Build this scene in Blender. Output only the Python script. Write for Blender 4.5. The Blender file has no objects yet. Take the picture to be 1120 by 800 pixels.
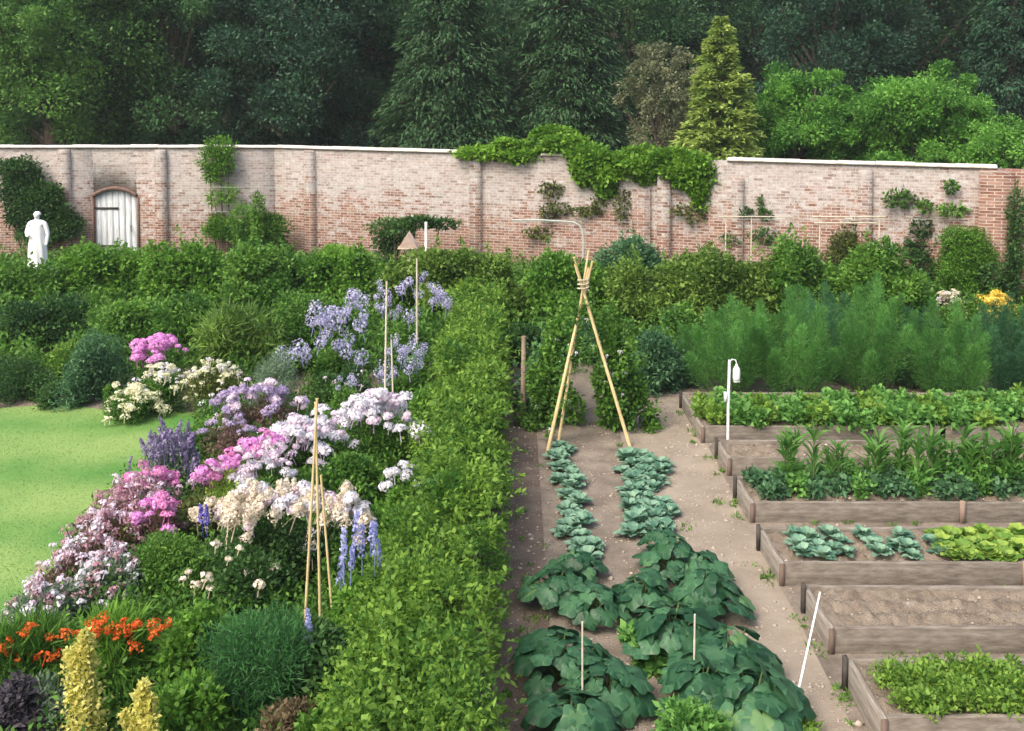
import bpy, math, random
import numpy as np
R = math.radians
rng = np.random.default_rng(11)
random.seed(5)
sc = bpy.context.scene
COL = sc.collection

# ------------------------------------------------------------------ camera geometry
H = 5.2
F = 1099.0
PITCH = R(3.2)
CY = 108 + F * math.tan(PITCH)   # picture row of the lens axis
CP, SP = math.cos(PITCH), math.sin(PITCH)

def ray(px, py):
    x = (px - 558.0) / F
    y = (CY - py) / F
    return np.array([x, CP + y * SP, -SP + y * CP])

def W(px, py, z=0.0):
    d = ray(px, py)
    t = (z - H) / d[2]
    return np.array([d[0] * t, d[1] * t, z])

def PD(px, py, D):
    d = ray(px, py)
    t = D / d[1]
    return np.array([d[0] * t, D, H + d[2] * t])

# ------------------------------------------------------------------ object helpers
def tag(o, label=None, cat=None, group=None, kind=None):
    if label: o['label'] = label
    if cat: o['category'] = cat
    if group: o['group'] = group
    if kind: o['kind'] = kind
    return o

def thing(name, label, cat, loc=(0, 0, 0), rz=0.0, group=None):
    o = bpy.data.objects.new(name, None)
    o.empty_display_size = 0.2
    COL.objects.link(o)
    o.location = [float(v) for v in loc]
    o.rotation_euler = (0, 0, rz)
    return tag(o, label, cat, group)

def link(name, me, parent=None, loc=None, rot=None, scale=None):
    o = bpy.data.objects.new(name, me)
    COL.objects.link(o)
    if parent is not None: o.parent = parent
    if loc is not None: o.location = [float(v) for v in loc]
    if rot is not None: o.rotation_euler = rot
    if scale is not None: o.scale = (scale, scale, scale) if np.isscalar(scale) else scale
    return o

def dup(root, loc, rz=0.0, s=1.0, label=None, group=None):
    r = root.copy(); COL.objects.link(r)
    r.location = [float(v) for v in loc]; r.rotation_euler = (0, 0, rz)
    r.scale = (s, s, s) if np.isscalar(s) else s
    if label: r['label'] = label
    if group: r['group'] = group
    for ch in list(root.children):
        c = ch.copy(); COL.objects.link(c); c.parent = r
        for g in list(ch.children):
            d = g.copy(); COL.objects.link(d); d.parent = c
    return r

class MB:
    """collects faces, builds one mesh"""
    def __init__(s):
        s.V = []; s.F = []; s.T = []; s.n = 0
    def add(s, V, F, tint=None):
        V = np.asarray(V, float).reshape(-1, 3)
        F = np.asarray(F, int)
        s.V.append(V); s.F.append(F + s.n); s.n += len(V)
        if tint is None: tint = rng.random(len(F))
        s.T.append(np.broadcast_to(np.asarray(tint, float), (len(F),)))
        return s
    def box(s, lo, hi, tint=None):
        x0, y0, z0 = lo; x1, y1, z1 = hi
        V = [(x0,y0,z0),(x1,y0,z0),(x1,y1,z0),(x0,y1,z0),(x0,y0,z1),(x1,y0,z1),(x1,y1,z1),(x0,y1,z1)]
        return s.add(V, [(0,3,2,1),(4,5,6,7),(0,1,5,4),(1,2,6,5),(2,3,7,6),(3,0,4,7)], tint)
    def tube(s, pts, rad, n=6, tint=None, cap=True):
        pts = np.asarray(pts, float); k = len(pts)
        rad = np.broadcast_to(np.asarray(rad, float), (k,))
        tan = np.gradient(pts, axis=0); tan /= np.linalg.norm(tan, axis=1)[:, None] + 1e-9
        ref = np.array([0.31, 0.95, 0.11]) if abs(tan[0][1]) < 0.8 else np.array([1.0, 0.1, 0.2])
        a = np.cross(tan, ref); a /= np.linalg.norm(a, axis=1)[:, None] + 1e-9
        b = np.cross(tan, a)
        th = np.arange(n) * 2 * math.pi / n
        V = (pts[:, None] + rad[:, None, None] * (np.cos(th)[None, :, None] * a[:, None] + np.sin(th)[None, :, None] * b[:, None])).reshape(-1, 3)
        F = []
        for i in range(k - 1):
            for j in range(n):
                j2 = (j + 1) % n
                F.append((i*n+j, i*n+j2, (i+1)*n+j2, (i+1)*n+j))
        s.add(V, F, tint)
        if cap:
            off = s.n
            c = [pts[0], pts[-1]]
            V2 = np.vstack([V[:n], V[-n:], c])
            F2 = [(j, 2*n, (j+1) % n) for j in range(n)] + [(n+j, n+(j+1) % n, 2*n+1) for j in range(n)]
            s.add(V2, F2, tint)
        return s
    def mesh(s, name, mat, smooth=False):
        me = bpy.data.meshes.new(name)
        V = np.concatenate(s.V)
        loops = np.concatenate([f.ravel() for f in s.F])
        tot = np.concatenate([np.full(len(f), f.shape[1]) for f in s.F])
        st = np.concatenate([[0], np.cumsum(tot)[:-1]])
        T = np.concatenate(s.T)
        me.vertices.add(len(V)); me.vertices.foreach_set('co', V.astype(np.float32).ravel())
        me.loops.add(len(loops)); me.loops.foreach_set('vertex_index', loops.astype(np.int32))
        me.polygons.add(len(st)); me.polygons.foreach_set('loop_start', st.astype(np.int32))
        at = me.attributes.new('tint', 'FLOAT', 'FACE')
        at.data.foreach_set('value', T.astype(np.float32))
        if smooth:
            me.polygons.foreach_set('use_smooth', np.ones(len(st), bool))
        me.update(calc_edges=True)
        me.materials.append(mat)
        return me
    def build(s, name, mat, parent=None, smooth=False, **k):
        return link(name, s.mesh(name, mat, smooth), parent, **k)

def nrm(v):
    return v / (np.linalg.norm(v, axis=-1, keepdims=True) + 1e-9)

def rdir(n):
    return nrm(rng.normal(size=(n, 3)))

def add_leaves(mb, P, D, L, Wd, tint, fold=0.2, droop=0.12, flat=0.6):
    n = len(P)
    L = np.broadcast_to(np.asarray(L, float), (n,))[:, None] * rng.uniform(0.65, 1.25, (n, 1))
    Wd = np.broadcast_to(np.asarray(Wd, float), (n,))[:, None] * rng.uniform(0.7, 1.2, (n, 1))
    D = nrm(D)
    up = nrm(np.array([0, 0, 1.0]) + flat * rng.normal(size=(n, 3)))
    S = nrm(np.cross(D, up)); N = np.cross(S, D)
    m = P + D * L * 0.45
    V = np.stack([P, m + S * Wd * .5 + N * Wd * fold, P + D * L - N * L * droop, m - S * Wd * .5 + N * Wd * fold], 1)
    Fq = np.arange(n * 4).reshape(n, 4)
    mb.add(V.reshape(-1, 3), Fq, np.clip(tint, 0, 1))

def add_blades(mb, P, D, L, Wd, bend, tint, seg=3):
    """arched strap leaves: base P, direction D, bending over"""
    n = len(P)
    L = np.broadcast_to(np.asarray(L, float), (n,)); Wd = np.broadcast_to(np.asarray(Wd, float), (n,))
    bend = np.broadcast_to(np.asarray(bend, float), (n,))
    D = nrm(D)
    out = D.copy(); out[:, 2] = 0; out = nrm(out + 1e-3 * rng.normal(size=(n, 3)))
    S = nrm(np.cross(D, np.array([0, 0, 1.0]) + 0.3 * rng.normal(size=(n, 3))))
    rows = []
    for i in range(seg + 1):
        t = i / seg
        c = P + D * (L * t)[:, None] + (out * 0.5 - np.array([0, 0, 1.0])) * (bend * L * t * t)[:, None]
        w = Wd * (0.55 + 0.9 * t if t < .5 else 2.0 * (1 - t) + 0.02) * .5
        rows.append(c - S * w[:, None]); rows.append(c + S * w[:, None])
    V = np.stack(rows, 1)
    k = 2 * (seg + 1)
    base = (np.arange(n) * k)[:, None]
    Fs = []
    for i in range(seg):
        Fs.append(base + np.array([[2*i, 2*i+1, 2*i+3, 2*i+2]]))
    mb.add(V.reshape(-1, 3), np.concatenate(Fs), np.tile(np.clip(tint, 0, 1), seg))

def blob_leaves(mb, blobs, dens, L, Wd, up=0.4, rnd=0.8, shell=0.5, var=0.28, cvar=0.2, minz=None, flat=0.6, droop=0.12):
    """blobs: list of (center, (rx,ry,rz)); dens = leaves per blob (or per m2 if float<1 excluded)"""
    for c, r in blobs:
        c = np.asarray(c, float); r = np.asarray(r, float)
        n = int(dens if not callable(dens) else dens(r))
        d = rdir(n)
        q = rng.uniform(shell ** 3, 1.0, n) ** (1 / 3.)
        q *= 1 + 0.13 * rng.normal(size=n)
        P = c + d * r * q[:, None]
        if minz is not None:
            k = P[:, 2] > minz; P = P[k]; d = d[k]; n = len(P)
        D = d + rnd * rng.normal(size=(n, 3)) + np.array([0, 0, up])
        t = 0.5 + cvar * rng.normal() + var * rng.normal(size=n)
        add_leaves(mb, P, D, L, Wd, t, flat=flat, droop=droop)

# ------------------------------------------------------------------ materials
def newmat(name):
    m = bpy.data.materials.new(name); m.use_nodes = True
    nt = m.node_tree; nt.nodes.clear()
    return m, nt

def N(nt, t, **kw):
    n = nt.nodes.new(t)
    for k, v in kw.items():
        if k in n.inputs: n.inputs[k].default_value = v
        else: setattr(n, k, v)
    return n

def c4(c): return (c[0], c[1], c[2], 1.0)

def leafmat(name, c1, c2, trans=0.3, rough=0.55, spec=0.3, c3=None):
    m, nt = newmat(name)
    out = N(nt, 'ShaderNodeOutputMaterial')
    at = N(nt, 'ShaderNodeAttribute'); at.attribute_name = 'tint'
    ramp = N(nt, 'ShaderNodeValToRGB')
    ramp.color_ramp.elements[0].color = c4(c1); ramp.color_ramp.elements[0].position = 0.1
    ramp.color_ramp.elements[1].color = c4(c2); ramp.color_ramp.elements[1].position = 0.9
    if c3 is not None:
        e = ramp.color_ramp.elements.new(0.97); e.color = c4(c3)
    nt.links.new(at.outputs['Fac'], ramp.inputs['Fac'])
    p = N(nt, 'ShaderNodeBsdfPrincipled', Roughness=rough)
    p.inputs['Specular IOR Level'].default_value = spec
    tr = N(nt, 'ShaderNodeBsdfTranslucent')
    mx = N(nt, 'ShaderNodeMixShader'); mx.inputs[0].default_value = min(.48, trans + .12)
    nt.links.new(ramp.outputs[0], p.inputs['Base Color']); nt.links.new(ramp.outputs[0], tr.inputs['Color'])
    nt.links.new(p.outputs[0], mx.inputs[1]); nt.links.new(tr.outputs[0], mx.inputs[2])
    nt.links.new(mx.outputs[0], out.inputs['Surface'])
    return m

def noisemat(name, cols, scale=3.0, rough=0.9, bump=0.3, bscale=40.0, detail=8.0, coord='Object', stretch=(1, 1, 1), bdist=0.02, rot=(0,0,0)):
    """cols: list of (pos,color) on a noise"""
    m, nt = newmat(name)
    out = N(nt, 'ShaderNodeOutputMaterial'); p = N(nt, 'ShaderNodeBsdfPrincipled', Roughness=rough)
    p.inputs['Specular IOR Level'].default_value = 0.2
    tc = N(nt, 'ShaderNodeTexCoord'); mp = N(nt, 'ShaderNodeMapping'); mp.inputs['Scale'].default_value = stretch
    mp.inputs['Rotation'].default_value = rot
    nz = N(nt, 'ShaderNodeTexNoise', Scale=scale, Detail=detail, Roughness=0.65)
    rp = N(nt, 'ShaderNodeValToRGB')
    el = rp.color_ramp.elements
    el[0].position, el[0].color = cols[0][0], c4(cols[0][1]); el[1].position, el[1].color = cols[-1][0], c4(cols[-1][1])
    for pos, c in cols[1:-1]:
        e = el.new(pos); e.color = c4(c)
    nb = N(nt, 'ShaderNodeTexNoise', Scale=bscale, Detail=5.0)
    bp = N(nt, 'ShaderNodeBump', Strength=bump, Distance=bdist)
    L = nt.links.new
    L(tc.outputs[coord], mp.inputs[0]); L(mp.outputs[0], nz.inputs['Vector']); L(mp.outputs[0], nb.inputs['Vector'])
    L(nz.outputs['Fac'], rp.inputs['Fac']); L(rp.outputs[0], p.inputs['Base Color'])
    L(nb.outputs['Fac'], bp.inputs['Height']); L(bp.outputs[0], p.inputs['Normal']); L(p.outputs[0], out.inputs['Surface'])
    return m

M = {}
M['bark'] = noisemat('bark', [(0.3, (.05, .04, .03)), (0.7, (.14, .11, .085))], 6, .95, .6, 25, stretch=(1, 1, .25))
M['stem'] = noisemat('green_stem', [(0.3, (.05, .09, .025)), (0.7, (.10, .14, .05))], 8, .8, .1, 30)
M['cane'] = noisemat('bamboo_cane', [(0.3, (.45, .34, .16)), (0.7, (.64, .52, .28))], 5, .6, .1, 30)
M['palecane'] = noisemat('bleached_cane', [(0.3, (.42, .38, .28)), (0.7, (.6, .56, .44))], 5, .6, .1, 30)
M['whitepole'] = noisemat('white_paint', [(0.3, (.68, .70, .70)), (0.7, (.8, .81, .8))], 5, .5, .05, 30)
M['greypole'] = noisemat('grey_pole', [(0.3, (.33, .36, .32)), (0.7, (.44, .48, .43))], 5, .5, .05, 30)
M['plank'] = noisemat('weathered_plank', [(0.3, (.10, .085, .07)), (0.5, (.19, .165, .135)), (0.72, (.30, .27, .23))], 3.2, .9, .6, 24, stretch=(1.3, 6, 6), bdist=.012, detail=14)
M['sidep'] = noisemat('weathered_side_plank', [(0.3, (.14, .12, .10)), (0.5, (.26, .23, .19)), (0.72, (.40, .37, .32))], 5, .9, .5, 30, stretch=(5, .5, 5), bdist=.01)
M['redpost'] = noisemat('reddish_wood', [(0.3, (.11, .078, .06)), (0.7, (.20, .145, .115))], 9, .9, .4, 40, stretch=(4, 4, .6))
M['darkpeg'] = noisemat('dark_peg', [(0.3, (.03, .028, .025)), (0.7, (.08, .07, .06))], 9, .9, .4, 40)
M['soil'] = noisemat('pale_soil', [(0.32, (.13, .107, .083)), (0.5, (.21, .175, .138)), (0.68, (.285, .242, .195))], 2.2, .97, .8, 55, bdist=.03, detail=12)
M['bedsoil'] = noisemat('bed_soil', [(0.3, (.14, .11, .08)), (0.5, (.225, .185, .14)), (0.7, (.31, .26, .20))], 5, .97, .9, 70, bdist=.03, detail=12)
M['path'] = noisemat('path_earth', [(0.3, (.195, .162, .122)), (0.5, (.265, .222, .17)), (0.7, (.33, .282, .22))], 1.6, .97, .7, 60, bdist=.02, detail=12)
M['shadesoil'] = noisemat('hedge_shade_soil', [(0.3, (.085, .063, .05)), (0.5, (.13, .10, .08)), (0.7, (.185, .145, .118))], 2.5, .97, .8, 50, bdist=.03, detail=12)  # soil darkened in colour to paint the hedge's shadow
M['pebble'] = noisemat('pebble', [(0.3, (.28, .23, .18)), (0.7, (.48, .42, .35))], 3, .8, .2, 30)
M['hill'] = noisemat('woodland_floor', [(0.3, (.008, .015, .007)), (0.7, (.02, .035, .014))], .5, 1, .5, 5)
M['stone'] = noisemat('pale_coping', [(0.3, (.42, .38, .32)), (0.5, (.6, .56, .5)), (0.7, (.7, .67, .62))], 4, .9, .3, 40)
M['statue'] = noisemat('white_stone', [(0.3, (.74, .74, .72)), (0.7, (.84, .84, .83))], 5, .8, .1, 30)
M['timber'] = noisemat('pale_timber', [(0.3, (.40, .33, .24)), (0.7, (.58, .50, .38))], 8, .85, .2, 30, stretch=(3, 3, .4))
M['oldpost'] = noisemat('old_post', [(0.3, (.17, .12, .09)), (0.7, (.34, .26, .20))], 8, .9, .3, 30, stretch=(3, 3, .4))
M['roofpink'] = noisemat('pinkish_board', [(0.3, (.34, .25, .20)), (0.7, (.48, .38, .31))], 8, .85, .2, 30)
M['glassy'] = noisemat('translucent_plastic', [(0.3, (.7, .74, .76)), (0.7, (.8, .83, .84))], 5, .25, .02, 30)

# lawn: mown stripes are two grass shades
def lawnmat():
    m, nt = newmat('lawn_turf'); L = nt.links.new
    out = N(nt, 'ShaderNodeOutputMaterial'); p = N(nt, 'ShaderNodeBsdfPrincipled', Roughness=.9)
    p.inputs['Specular IOR Level'].default_value = .15
    tc = N(nt, 'ShaderNodeTexCoord')
    n1 = N(nt, 'ShaderNodeTexNoise', Scale=0.9, Detail=6.0)
    n2 = N(nt, 'ShaderNodeTexNoise', Scale=30.0, Detail=4.0)
    wv = N(nt, 'ShaderNodeTexWave', Scale=0.16, Distortion=2.5); wv.bands_direction = 'Y'
    wv.inputs['Detail Scale'].default_value = .6
    ad = N(nt, 'ShaderNodeMath', operation='MULTIPLY_ADD'); ad.inputs[1].default_value = .5
    ad2 = N(nt, 'ShaderNodeMath', operation='MULTIPLY_ADD'); ad2.inputs[1].default_value = .14
    rp = N(nt, 'ShaderNodeValToRGB')
    rp.color_ramp.elements[0].position = .4; rp.color_ramp.elements[0].color = c4((.08, .205, .042))
    rp.color_ramp.elements[1].position = 1.0; rp.color_ramp.elements[1].color = c4((.20, .30, .09))
    L(tc.outputs['Object'], n1.inputs['Vector']); L(tc.outputs['Object'], n2.inputs['Vector']); L(tc.outputs['Object'], wv.inputs['Vector'])
    L(wv.outputs['Fac'], ad.inputs[0]); L(n1.outputs['Fac'], ad.inputs[2])
    sub = N(nt, 'ShaderNodeMath', operation='SUBTRACT'); sub.inputs[1].default_value = .5
    L(n2.outputs['Fac'], sub.inputs[0]); L(sub.outputs[0], ad2.inputs[0]); L(ad.outputs[0], ad2.inputs[2])
    L(ad2.outputs[0], rp.inputs['Fac']); L(rp.outputs[0], p.inputs['Base Color'])
    bp = N(nt, 'ShaderNodeBump', Strength=.4, Distance=.03); L(n2.outputs['Fac'], bp.inputs['Height']); L(bp.outputs[0], p.inputs['Normal'])
    L(p.outputs[0], out.inputs['Surface'])
    return m
M['lawn'] = lawnmat()

# brick: UV in metres; limewash worn off in patches, barer towards the foot
def brickmat(name, bare_lo, bare_hi, zbias):
    m, nt = newmat(name); L = nt.links.new
    out = N(nt, 'ShaderNodeOutputMaterial'); p = N(nt, 'ShaderNodeBsdfPrincipled', Roughness=.95)
    p.inputs['Specular IOR Level'].default_value = .1
    uv = N(nt, 'ShaderNodeUVMap'); uv.uv_map = 'UVMap'
    br = N(nt, 'ShaderNodeTexBrick')
    for k, v in (('Scale', 1.0), ('Mortar Size', .009), ('Mortar Smooth', .2), ('Bias', 0.0), ('Brick Width', .23), ('Row Height', .078)):
        br.inputs[k].default_value = v
    br.inputs['Color1'].default_value = (0, 0, 0, 1); br.inputs['Color2'].default_value = (1, 1, 1, 1); br.inputs['Mortar'].default_value = (.5, .5, .5, 1)
    L(uv.outputs[0], br.inputs['Vector'])
    def ramp(els):
        r = N(nt, 'ShaderNodeValToRGB'); e = r.color_ramp.elements
        e[0].position, e[0].color = els[0][0], c4(els[0][1]); e[1].position, e[1].color = els[-1][0], c4(els[-1][1])
        for q, c in els[1:-1]:
            x = e.new(q); x.color = c4(c)
        return r
    red = ramp([(0, (.20, .10, .075)), (.35, (.31, .165, .12)), (.7, (.37, .225, .17)), (1, (.25, .18, .15))])
    wash = ramp([(0, (.25, .20, .18)), (.12, (.35, .305, .285)), (.5, (.43, .39, .37)), (.85, (.49, .46, .44)), (1, (.36, .28, .25))])
    L(br.outputs['Color'], red.inputs[0]); L(br.outputs['Color'], wash.inputs[0])
    n1 = N(nt, 'ShaderNodeTexNoise', Scale=.33, Detail=12.0, Roughness=.74)
    L(uv.outputs[0], n1.inputs['Vector'])
    sx = N(nt, 'ShaderNodeSeparateXYZ'); L(uv.outputs[0], sx.inputs[0])
    zf = N(nt, 'ShaderNodeMapRange'); zf.inputs['From Min'].default_value = .6; zf.inputs['From Max'].default_value = 3.2
    zf.inputs['To Min'].default_value = -zbias; zf.inputs['To Max'].default_value = zbias
    L(sx.outputs['Y'], zf.inputs['Value'])
    n5 = N(nt, 'ShaderNodeTexNoise', Scale=4.5, Detail=8.0, Roughness=.75); L(uv.outputs[0], n5.inputs['Vector'])
    h5 = N(nt, 'ShaderNodeMath', operation='MULTIPLY_ADD'); h5.inputs[1].default_value = .85; h5.inputs[2].default_value = -.425; L(n5.outputs['Fac'], h5.inputs[0])
    h6 = N(nt, 'ShaderNodeMath', operation='ADD'); L(n1.outputs['Fac'], h6.inputs[0]); L(h5.outputs[0], h6.inputs[1])
    ad = N(nt, 'ShaderNodeMath', operation='ADD'); L(h6.outputs[0], ad.inputs[0]); L(zf.outputs[0], ad.inputs[1])
    xr = N(nt, 'ShaderNodeMapRange'); xr.inputs['From Min'].default_value = 46.0; xr.inputs['From Max'].default_value = 54.0; xr.inputs['To Max'].default_value = -.075
    L(sx.outputs['X'], xr.inputs['Value']); ax = N(nt, 'ShaderNodeMath', operation='ADD'); L(ad.outputs[0], ax.inputs[0]); L(xr.outputs[0], ax.inputs[1]); ad = ax
    # per brick jitter of the wash
    jit = N(nt, 'ShaderNodeMath', operation='MULTIPLY_ADD'); jit.inputs[1].default_value = .12
    L(br.outputs['Color'], jit.inputs[0]); L(ad.outputs[0], jit.inputs[2])
    mk = N(nt, 'ShaderNodeMapRange'); mk.inputs['From Min'].default_value = bare_lo; mk.inputs['From Max'].default_value = bare_hi
    L(jit.outputs[0], mk.inputs['Value'])
    mx = N(nt, 'ShaderNodeMix', data_type='RGBA'); L(mk.outputs[0], mx.inputs['Factor']); L(red.outputs[0], mx.inputs['A']); L(wash.outputs[0], mx.inputs['B'])
    # greyish limewash in other patches
    n4 = N(nt, 'ShaderNodeTexNoise', Scale=.9, Detail=10.0, Roughness=.8); n4.inputs['Distortion'].default_value = .4
    of = N(nt, 'ShaderNodeVectorMath', operation='ADD'); of.inputs[1].default_value = (31.0, 7.0, 0); L(uv.outputs[0], of.inputs[0]); L(of.outputs[0], n4.inputs['Vector'])
    gk = N(nt, 'ShaderNodeMapRange'); gk.inputs['From Min'].default_value = .48; gk.inputs['From Max'].default_value = .66; gk.inputs['To Max'].default_value = .75
    L(n4.outputs['Fac'], gk.inputs['Value'])
    gm = N(nt, 'ShaderNodeMix', data_type='RGBA'); gm.inputs['B'].default_value = (.40, .41, .39, 1)
    gq = N(nt, 'ShaderNodeMath', operation='MULTIPLY'); L(gk.outputs[0], gq.inputs[0]); L(mk.outputs[0], gq.inputs[1])
    L(gq.outputs[0], gm.inputs['Factor']); L(mx.outputs['Result'], gm.inputs['A']); mx = gm
    n6 = N(nt, 'ShaderNodeTexNoise', Scale=9.0, Detail=10.0, Roughness=.85); L(uv.outputs[0], n6.inputs['Vector'])
    sp = N(nt, 'ShaderNodeMapRange'); sp.inputs['From Min'].default_value = .3; sp.inputs['From Max'].default_value = .7; sp.inputs['To Min'].default_value = .30; sp.inputs['To Max'].default_value = 1.12
    L(n6.outputs['Fac'], sp.inputs['Value'])
    spm = N(nt, 'ShaderNodeMix', data_type='RGBA'); spm.blend_type = 'MULTIPLY'; spm.inputs['Factor'].default_value = 1.0
    L(mx.outputs['Result'], spm.inputs['A']); L(sp.outputs[0], spm.inputs['B']); mx = spm
    # dark lichen stains
    n2 = N(nt, 'ShaderNodeTexNoise', Scale=3.0, Detail=12.0, Roughness=.82); L(uv.outputs[0], n2.inputs['Vector'])
    st = N(nt, 'ShaderNodeMapRange'); st.inputs['From Min'].default_value = .52; st.inputs['From Max'].default_value = .70; st.inputs['To Max'].default_value = .85
    L(n2.outputs['Fac'], st.inputs['Value'])
    mx2 = N(nt, 'ShaderNodeMix', data_type='RGBA'); mx2.inputs['B'].default_value = (.13, .12, .10, 1)
    L(st.outputs[0], mx2.inputs['Factor']); L(mx.outputs['Result'], mx2.inputs['A'])
    mo = N(nt, 'ShaderNodeMix', data_type='RGBA'); mo.inputs['B'].default_value = (.38, .335, .29, 1)
    L(br.outputs['Fac'], mo.inputs['Factor']); L(mx2.outputs['Result'], mo.inputs['A'])
    L(mo.outputs['Result'], p.inputs['Base Color'])
    n3 = N(nt, 'ShaderNodeTexNoise', Scale=14.0, Detail=6.0); L(uv.outputs[0], n3.inputs['Vector'])
    hs = N(nt, 'ShaderNodeMath', operation='MULTIPLY_ADD'); hs.inputs[1].default_value = -.8
    L(br.outputs['Fac'], hs.inputs[0]); L(n3.outputs['Fac'], hs.inputs[2])
    bp = N(nt, 'ShaderNodeBump', Strength=.8, Distance=.03); L(hs.outputs[0], bp.inputs['Height']); L(bp.outputs[0], p.inputs['Normal'])
    L(p.outputs[0], out.inputs['Surface'])
    return m
M['brick'] = brickmat('limewashed_brick', .455, .60, .19)
M['redbrick'] = brickmat('red_brick', .62, .75, .05)

M['doorwood'] = noisemat('worn_white_paint', [(0.32, (.24, .25, .24)), (0.5, (.43, .46, .47)), (0.68, (.60, .63, .63))], 5, .85, .4, 30, stretch=(7, 7, .4))
M['archbrick'] = noisemat('dark_arch_brick', [(0.3, (.10, .07, .06)), (0.7, (.22, .14, .11))], 9, .95, .5, 30)

LM = leafmat
M['hedge'] = LM('hedge_leaf', (.050, .15, .020), (.235, .40, .055), .35)
M['mid'] = LM('mid_leaf', (.042, .13, .02), (.16, .33, .05))
M['bright'] = LM('bright_leaf', (.06, .17, .022), (.19, .39, .05), .35)
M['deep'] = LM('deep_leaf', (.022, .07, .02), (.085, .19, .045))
M['blue'] = LM('bluish_leaf', (.045, .13, .055), (.14, .29, .13))
M['grey'] = LM('grey_green_leaf', (.10, .17, .10), (.28, .39, .24))
M['olive2'] = LM('yellowish_mid_leaf', (.06, .13, .02), (.22, .36, .065))
M['feather'] = LM('feathery_leaf', (.022, .09, .026), (.075, .23, .06))
M['olive'] = LM('olive_leaf', (.06, .09, .02), (.17, .21, .05))
M['brownleaf'] = LM('brown_leaf', (.09, .07, .035), (.26, .20, .11))
M['redleaf'] = LM('reddish_leaf', (.10, .09, .05), (.33, .20, .17))
M['purpleleaf'] = LM('purple_leaf', (.05, .045, .055), (.16, .14, .16))
M['yellowleaf'] = LM('yellow_leaf', (.50, .50, .09), (.86, .80, .30), .35)
M['ivy'] = LM('ivy_leaf', (.07, .19, .02), (.23, .43, .05), .3)
M['twood'] = LM('wood_dark_leaf', (.018, .060, .024), (.072, .18, .055), .2)
M['twood2'] = LM('wood_blue_leaf', (.013, .047, .028), (.048, .125, .060), .2)
M['tmid'] = LM('wood_mid_leaf', (.026, .090, .020), (.125, .28, .046), .25)
M['tfir'] = LM('fir_needle', (.015, .050, .023), (.062, .145, .050), .15)
M['tlight'] = LM('light_tree_leaf', (.05, .17, .025), (.20, .45, .07), .35)
M['tgold'] = LM('golden_needle', (.10, .19, .03), (.40, .52, .13), .25)
M['tbrown'] = LM('brownish_twig_leaf', (.085, .115, .055), (.26, .28, .15), .2)
M['aspar'] = LM('asparagus_fern', (.050, .165, .032), (.16, .40, .088), .3)
M['aspar2'] = LM('asparagus_blue_fern', (.03, .105, .045), (.09, .25, .105), .3)
M['squash'] = LM('squash_leaf', (.018, .072, .03), (.085, .215, .10), .2, rough=.42, c3=(.13, .25, .09))
M['brass'] = LM('brassica_leaf', (.08, .20, .13), (.27, .44, .30), .2, rough=.6)
M['lettuce'] = LM('lettuce_leaf', (.13, .27, .04), (.36, .50, .09), .3)
M['crop'] = LM('crop_leaf', (.06, .19, .035), (.20, .42, .09), .3)
M['limecrop'] = LM('lime_crop_leaf', (.09, .21, .03), (.26, .42, .065), .3)
M['corn'] = LM('corn_leaf', (.05, .17, .03), (.17, .37, .07), .3)
M['grass'] = LM('grass_blade', (.10, .225, .045), (.215, .34, .105), .3)
def PM(name, a, b): return LM(name, a, b, .25, .6, .15)
M['pwhite'] = PM('white_petal', (.62, .60, .66), (.88, .87, .90))
M['pblush'] = PM('blush_petal', (.66, .50, .62), (.86, .80, .86))
M['ppink'] = PM('pink_petal', (.66, .22, .58), (.86, .48, .80))
M['phot'] = PM('hot_pink_petal', (.62, .18, .46), (.82, .42, .66))
M['pdusk'] = PM('dusky_pink_petal', (.34, .17, .20), (.60, .40, .45))
M['plav'] = PM('lavender_petal', (.37, .36, .56), (.64, .62, .80))
M['pmauve'] = PM('mauve_petal', (.33, .25, .44), (.60, .52, .70))
M['pviolet'] = PM('violet_petal', (.17, .14, .27), (.40, .34, .52))
M['pblue'] = PM('blue_petal', (.32, .34, .70), (.58, .61, .88))
M['pdeep'] = PM('deep_blue_petal', (.08, .07, .40), (.22, .20, .66))
M['pcream'] = PM('cream_petal', (.66, .57, .42), (.88, .82, .72))
M['pcreamy'] = PM('ivory_petal', (.68, .66, .40), (.88, .87, .68))
M['porange'] = PM('orange_petal', (.58, .08, .02), (.80, .21, .04))
M['pyellow'] = PM('yellow_petal', (.70, .48, .05), (.85, .70, .16))

# ------------------------------------------------------------------ world, sun, camera
SUN_EL, SUN_AZ = R(50), R(222)     # azimuth clockwise from +Y : behind and left of the camera
wd = bpy.data.worlds.new("World"); sc.world = wd; wd.use_nodes = True
nt = wd.node_tree; bg = nt.nodes['Background']
sky = nt.nodes.new('ShaderNodeTexSky'); sky.sky_type = 'NISHITA'; sky.sun_disc = False
sky.sun_elevation = SUN_EL; sky.sun_rotation = SUN_AZ; sky.air_density = 1.0; sky.dust_density = 6.0; sky.ozone_density = .6
nt.links.new(sky.outputs[0], bg.inputs[0]); bg.inputs[1].default_value = 0.15
sl = bpy.data.lights.new('sun', 'SUN'); sl.energy = .85; sl.angle = R(28); sl.color = (1.0, .95, .87)
so = bpy.data.objects.new('sun', sl); COL.objects.link(so)
sd = np.array([math.sin(SUN_AZ) * math.cos(SUN_EL), math.cos(SUN_AZ) * math.cos(SUN_EL), math.sin(SUN_EL)])
from mathutils import Vector
so.rotation_euler = Vector(-sd).to_track_quat('-Z', 'Y').to_euler()
so.location = (-20, -20, 30)
cd = bpy.data.cameras.new('camera'); cd.lens = F / 1120 * 36; cd.sensor_width = 36; cd.clip_end = 1500; cd.clip_start = .05
co = bpy.data.objects.new('camera', cd); COL.objects.link(co)
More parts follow.
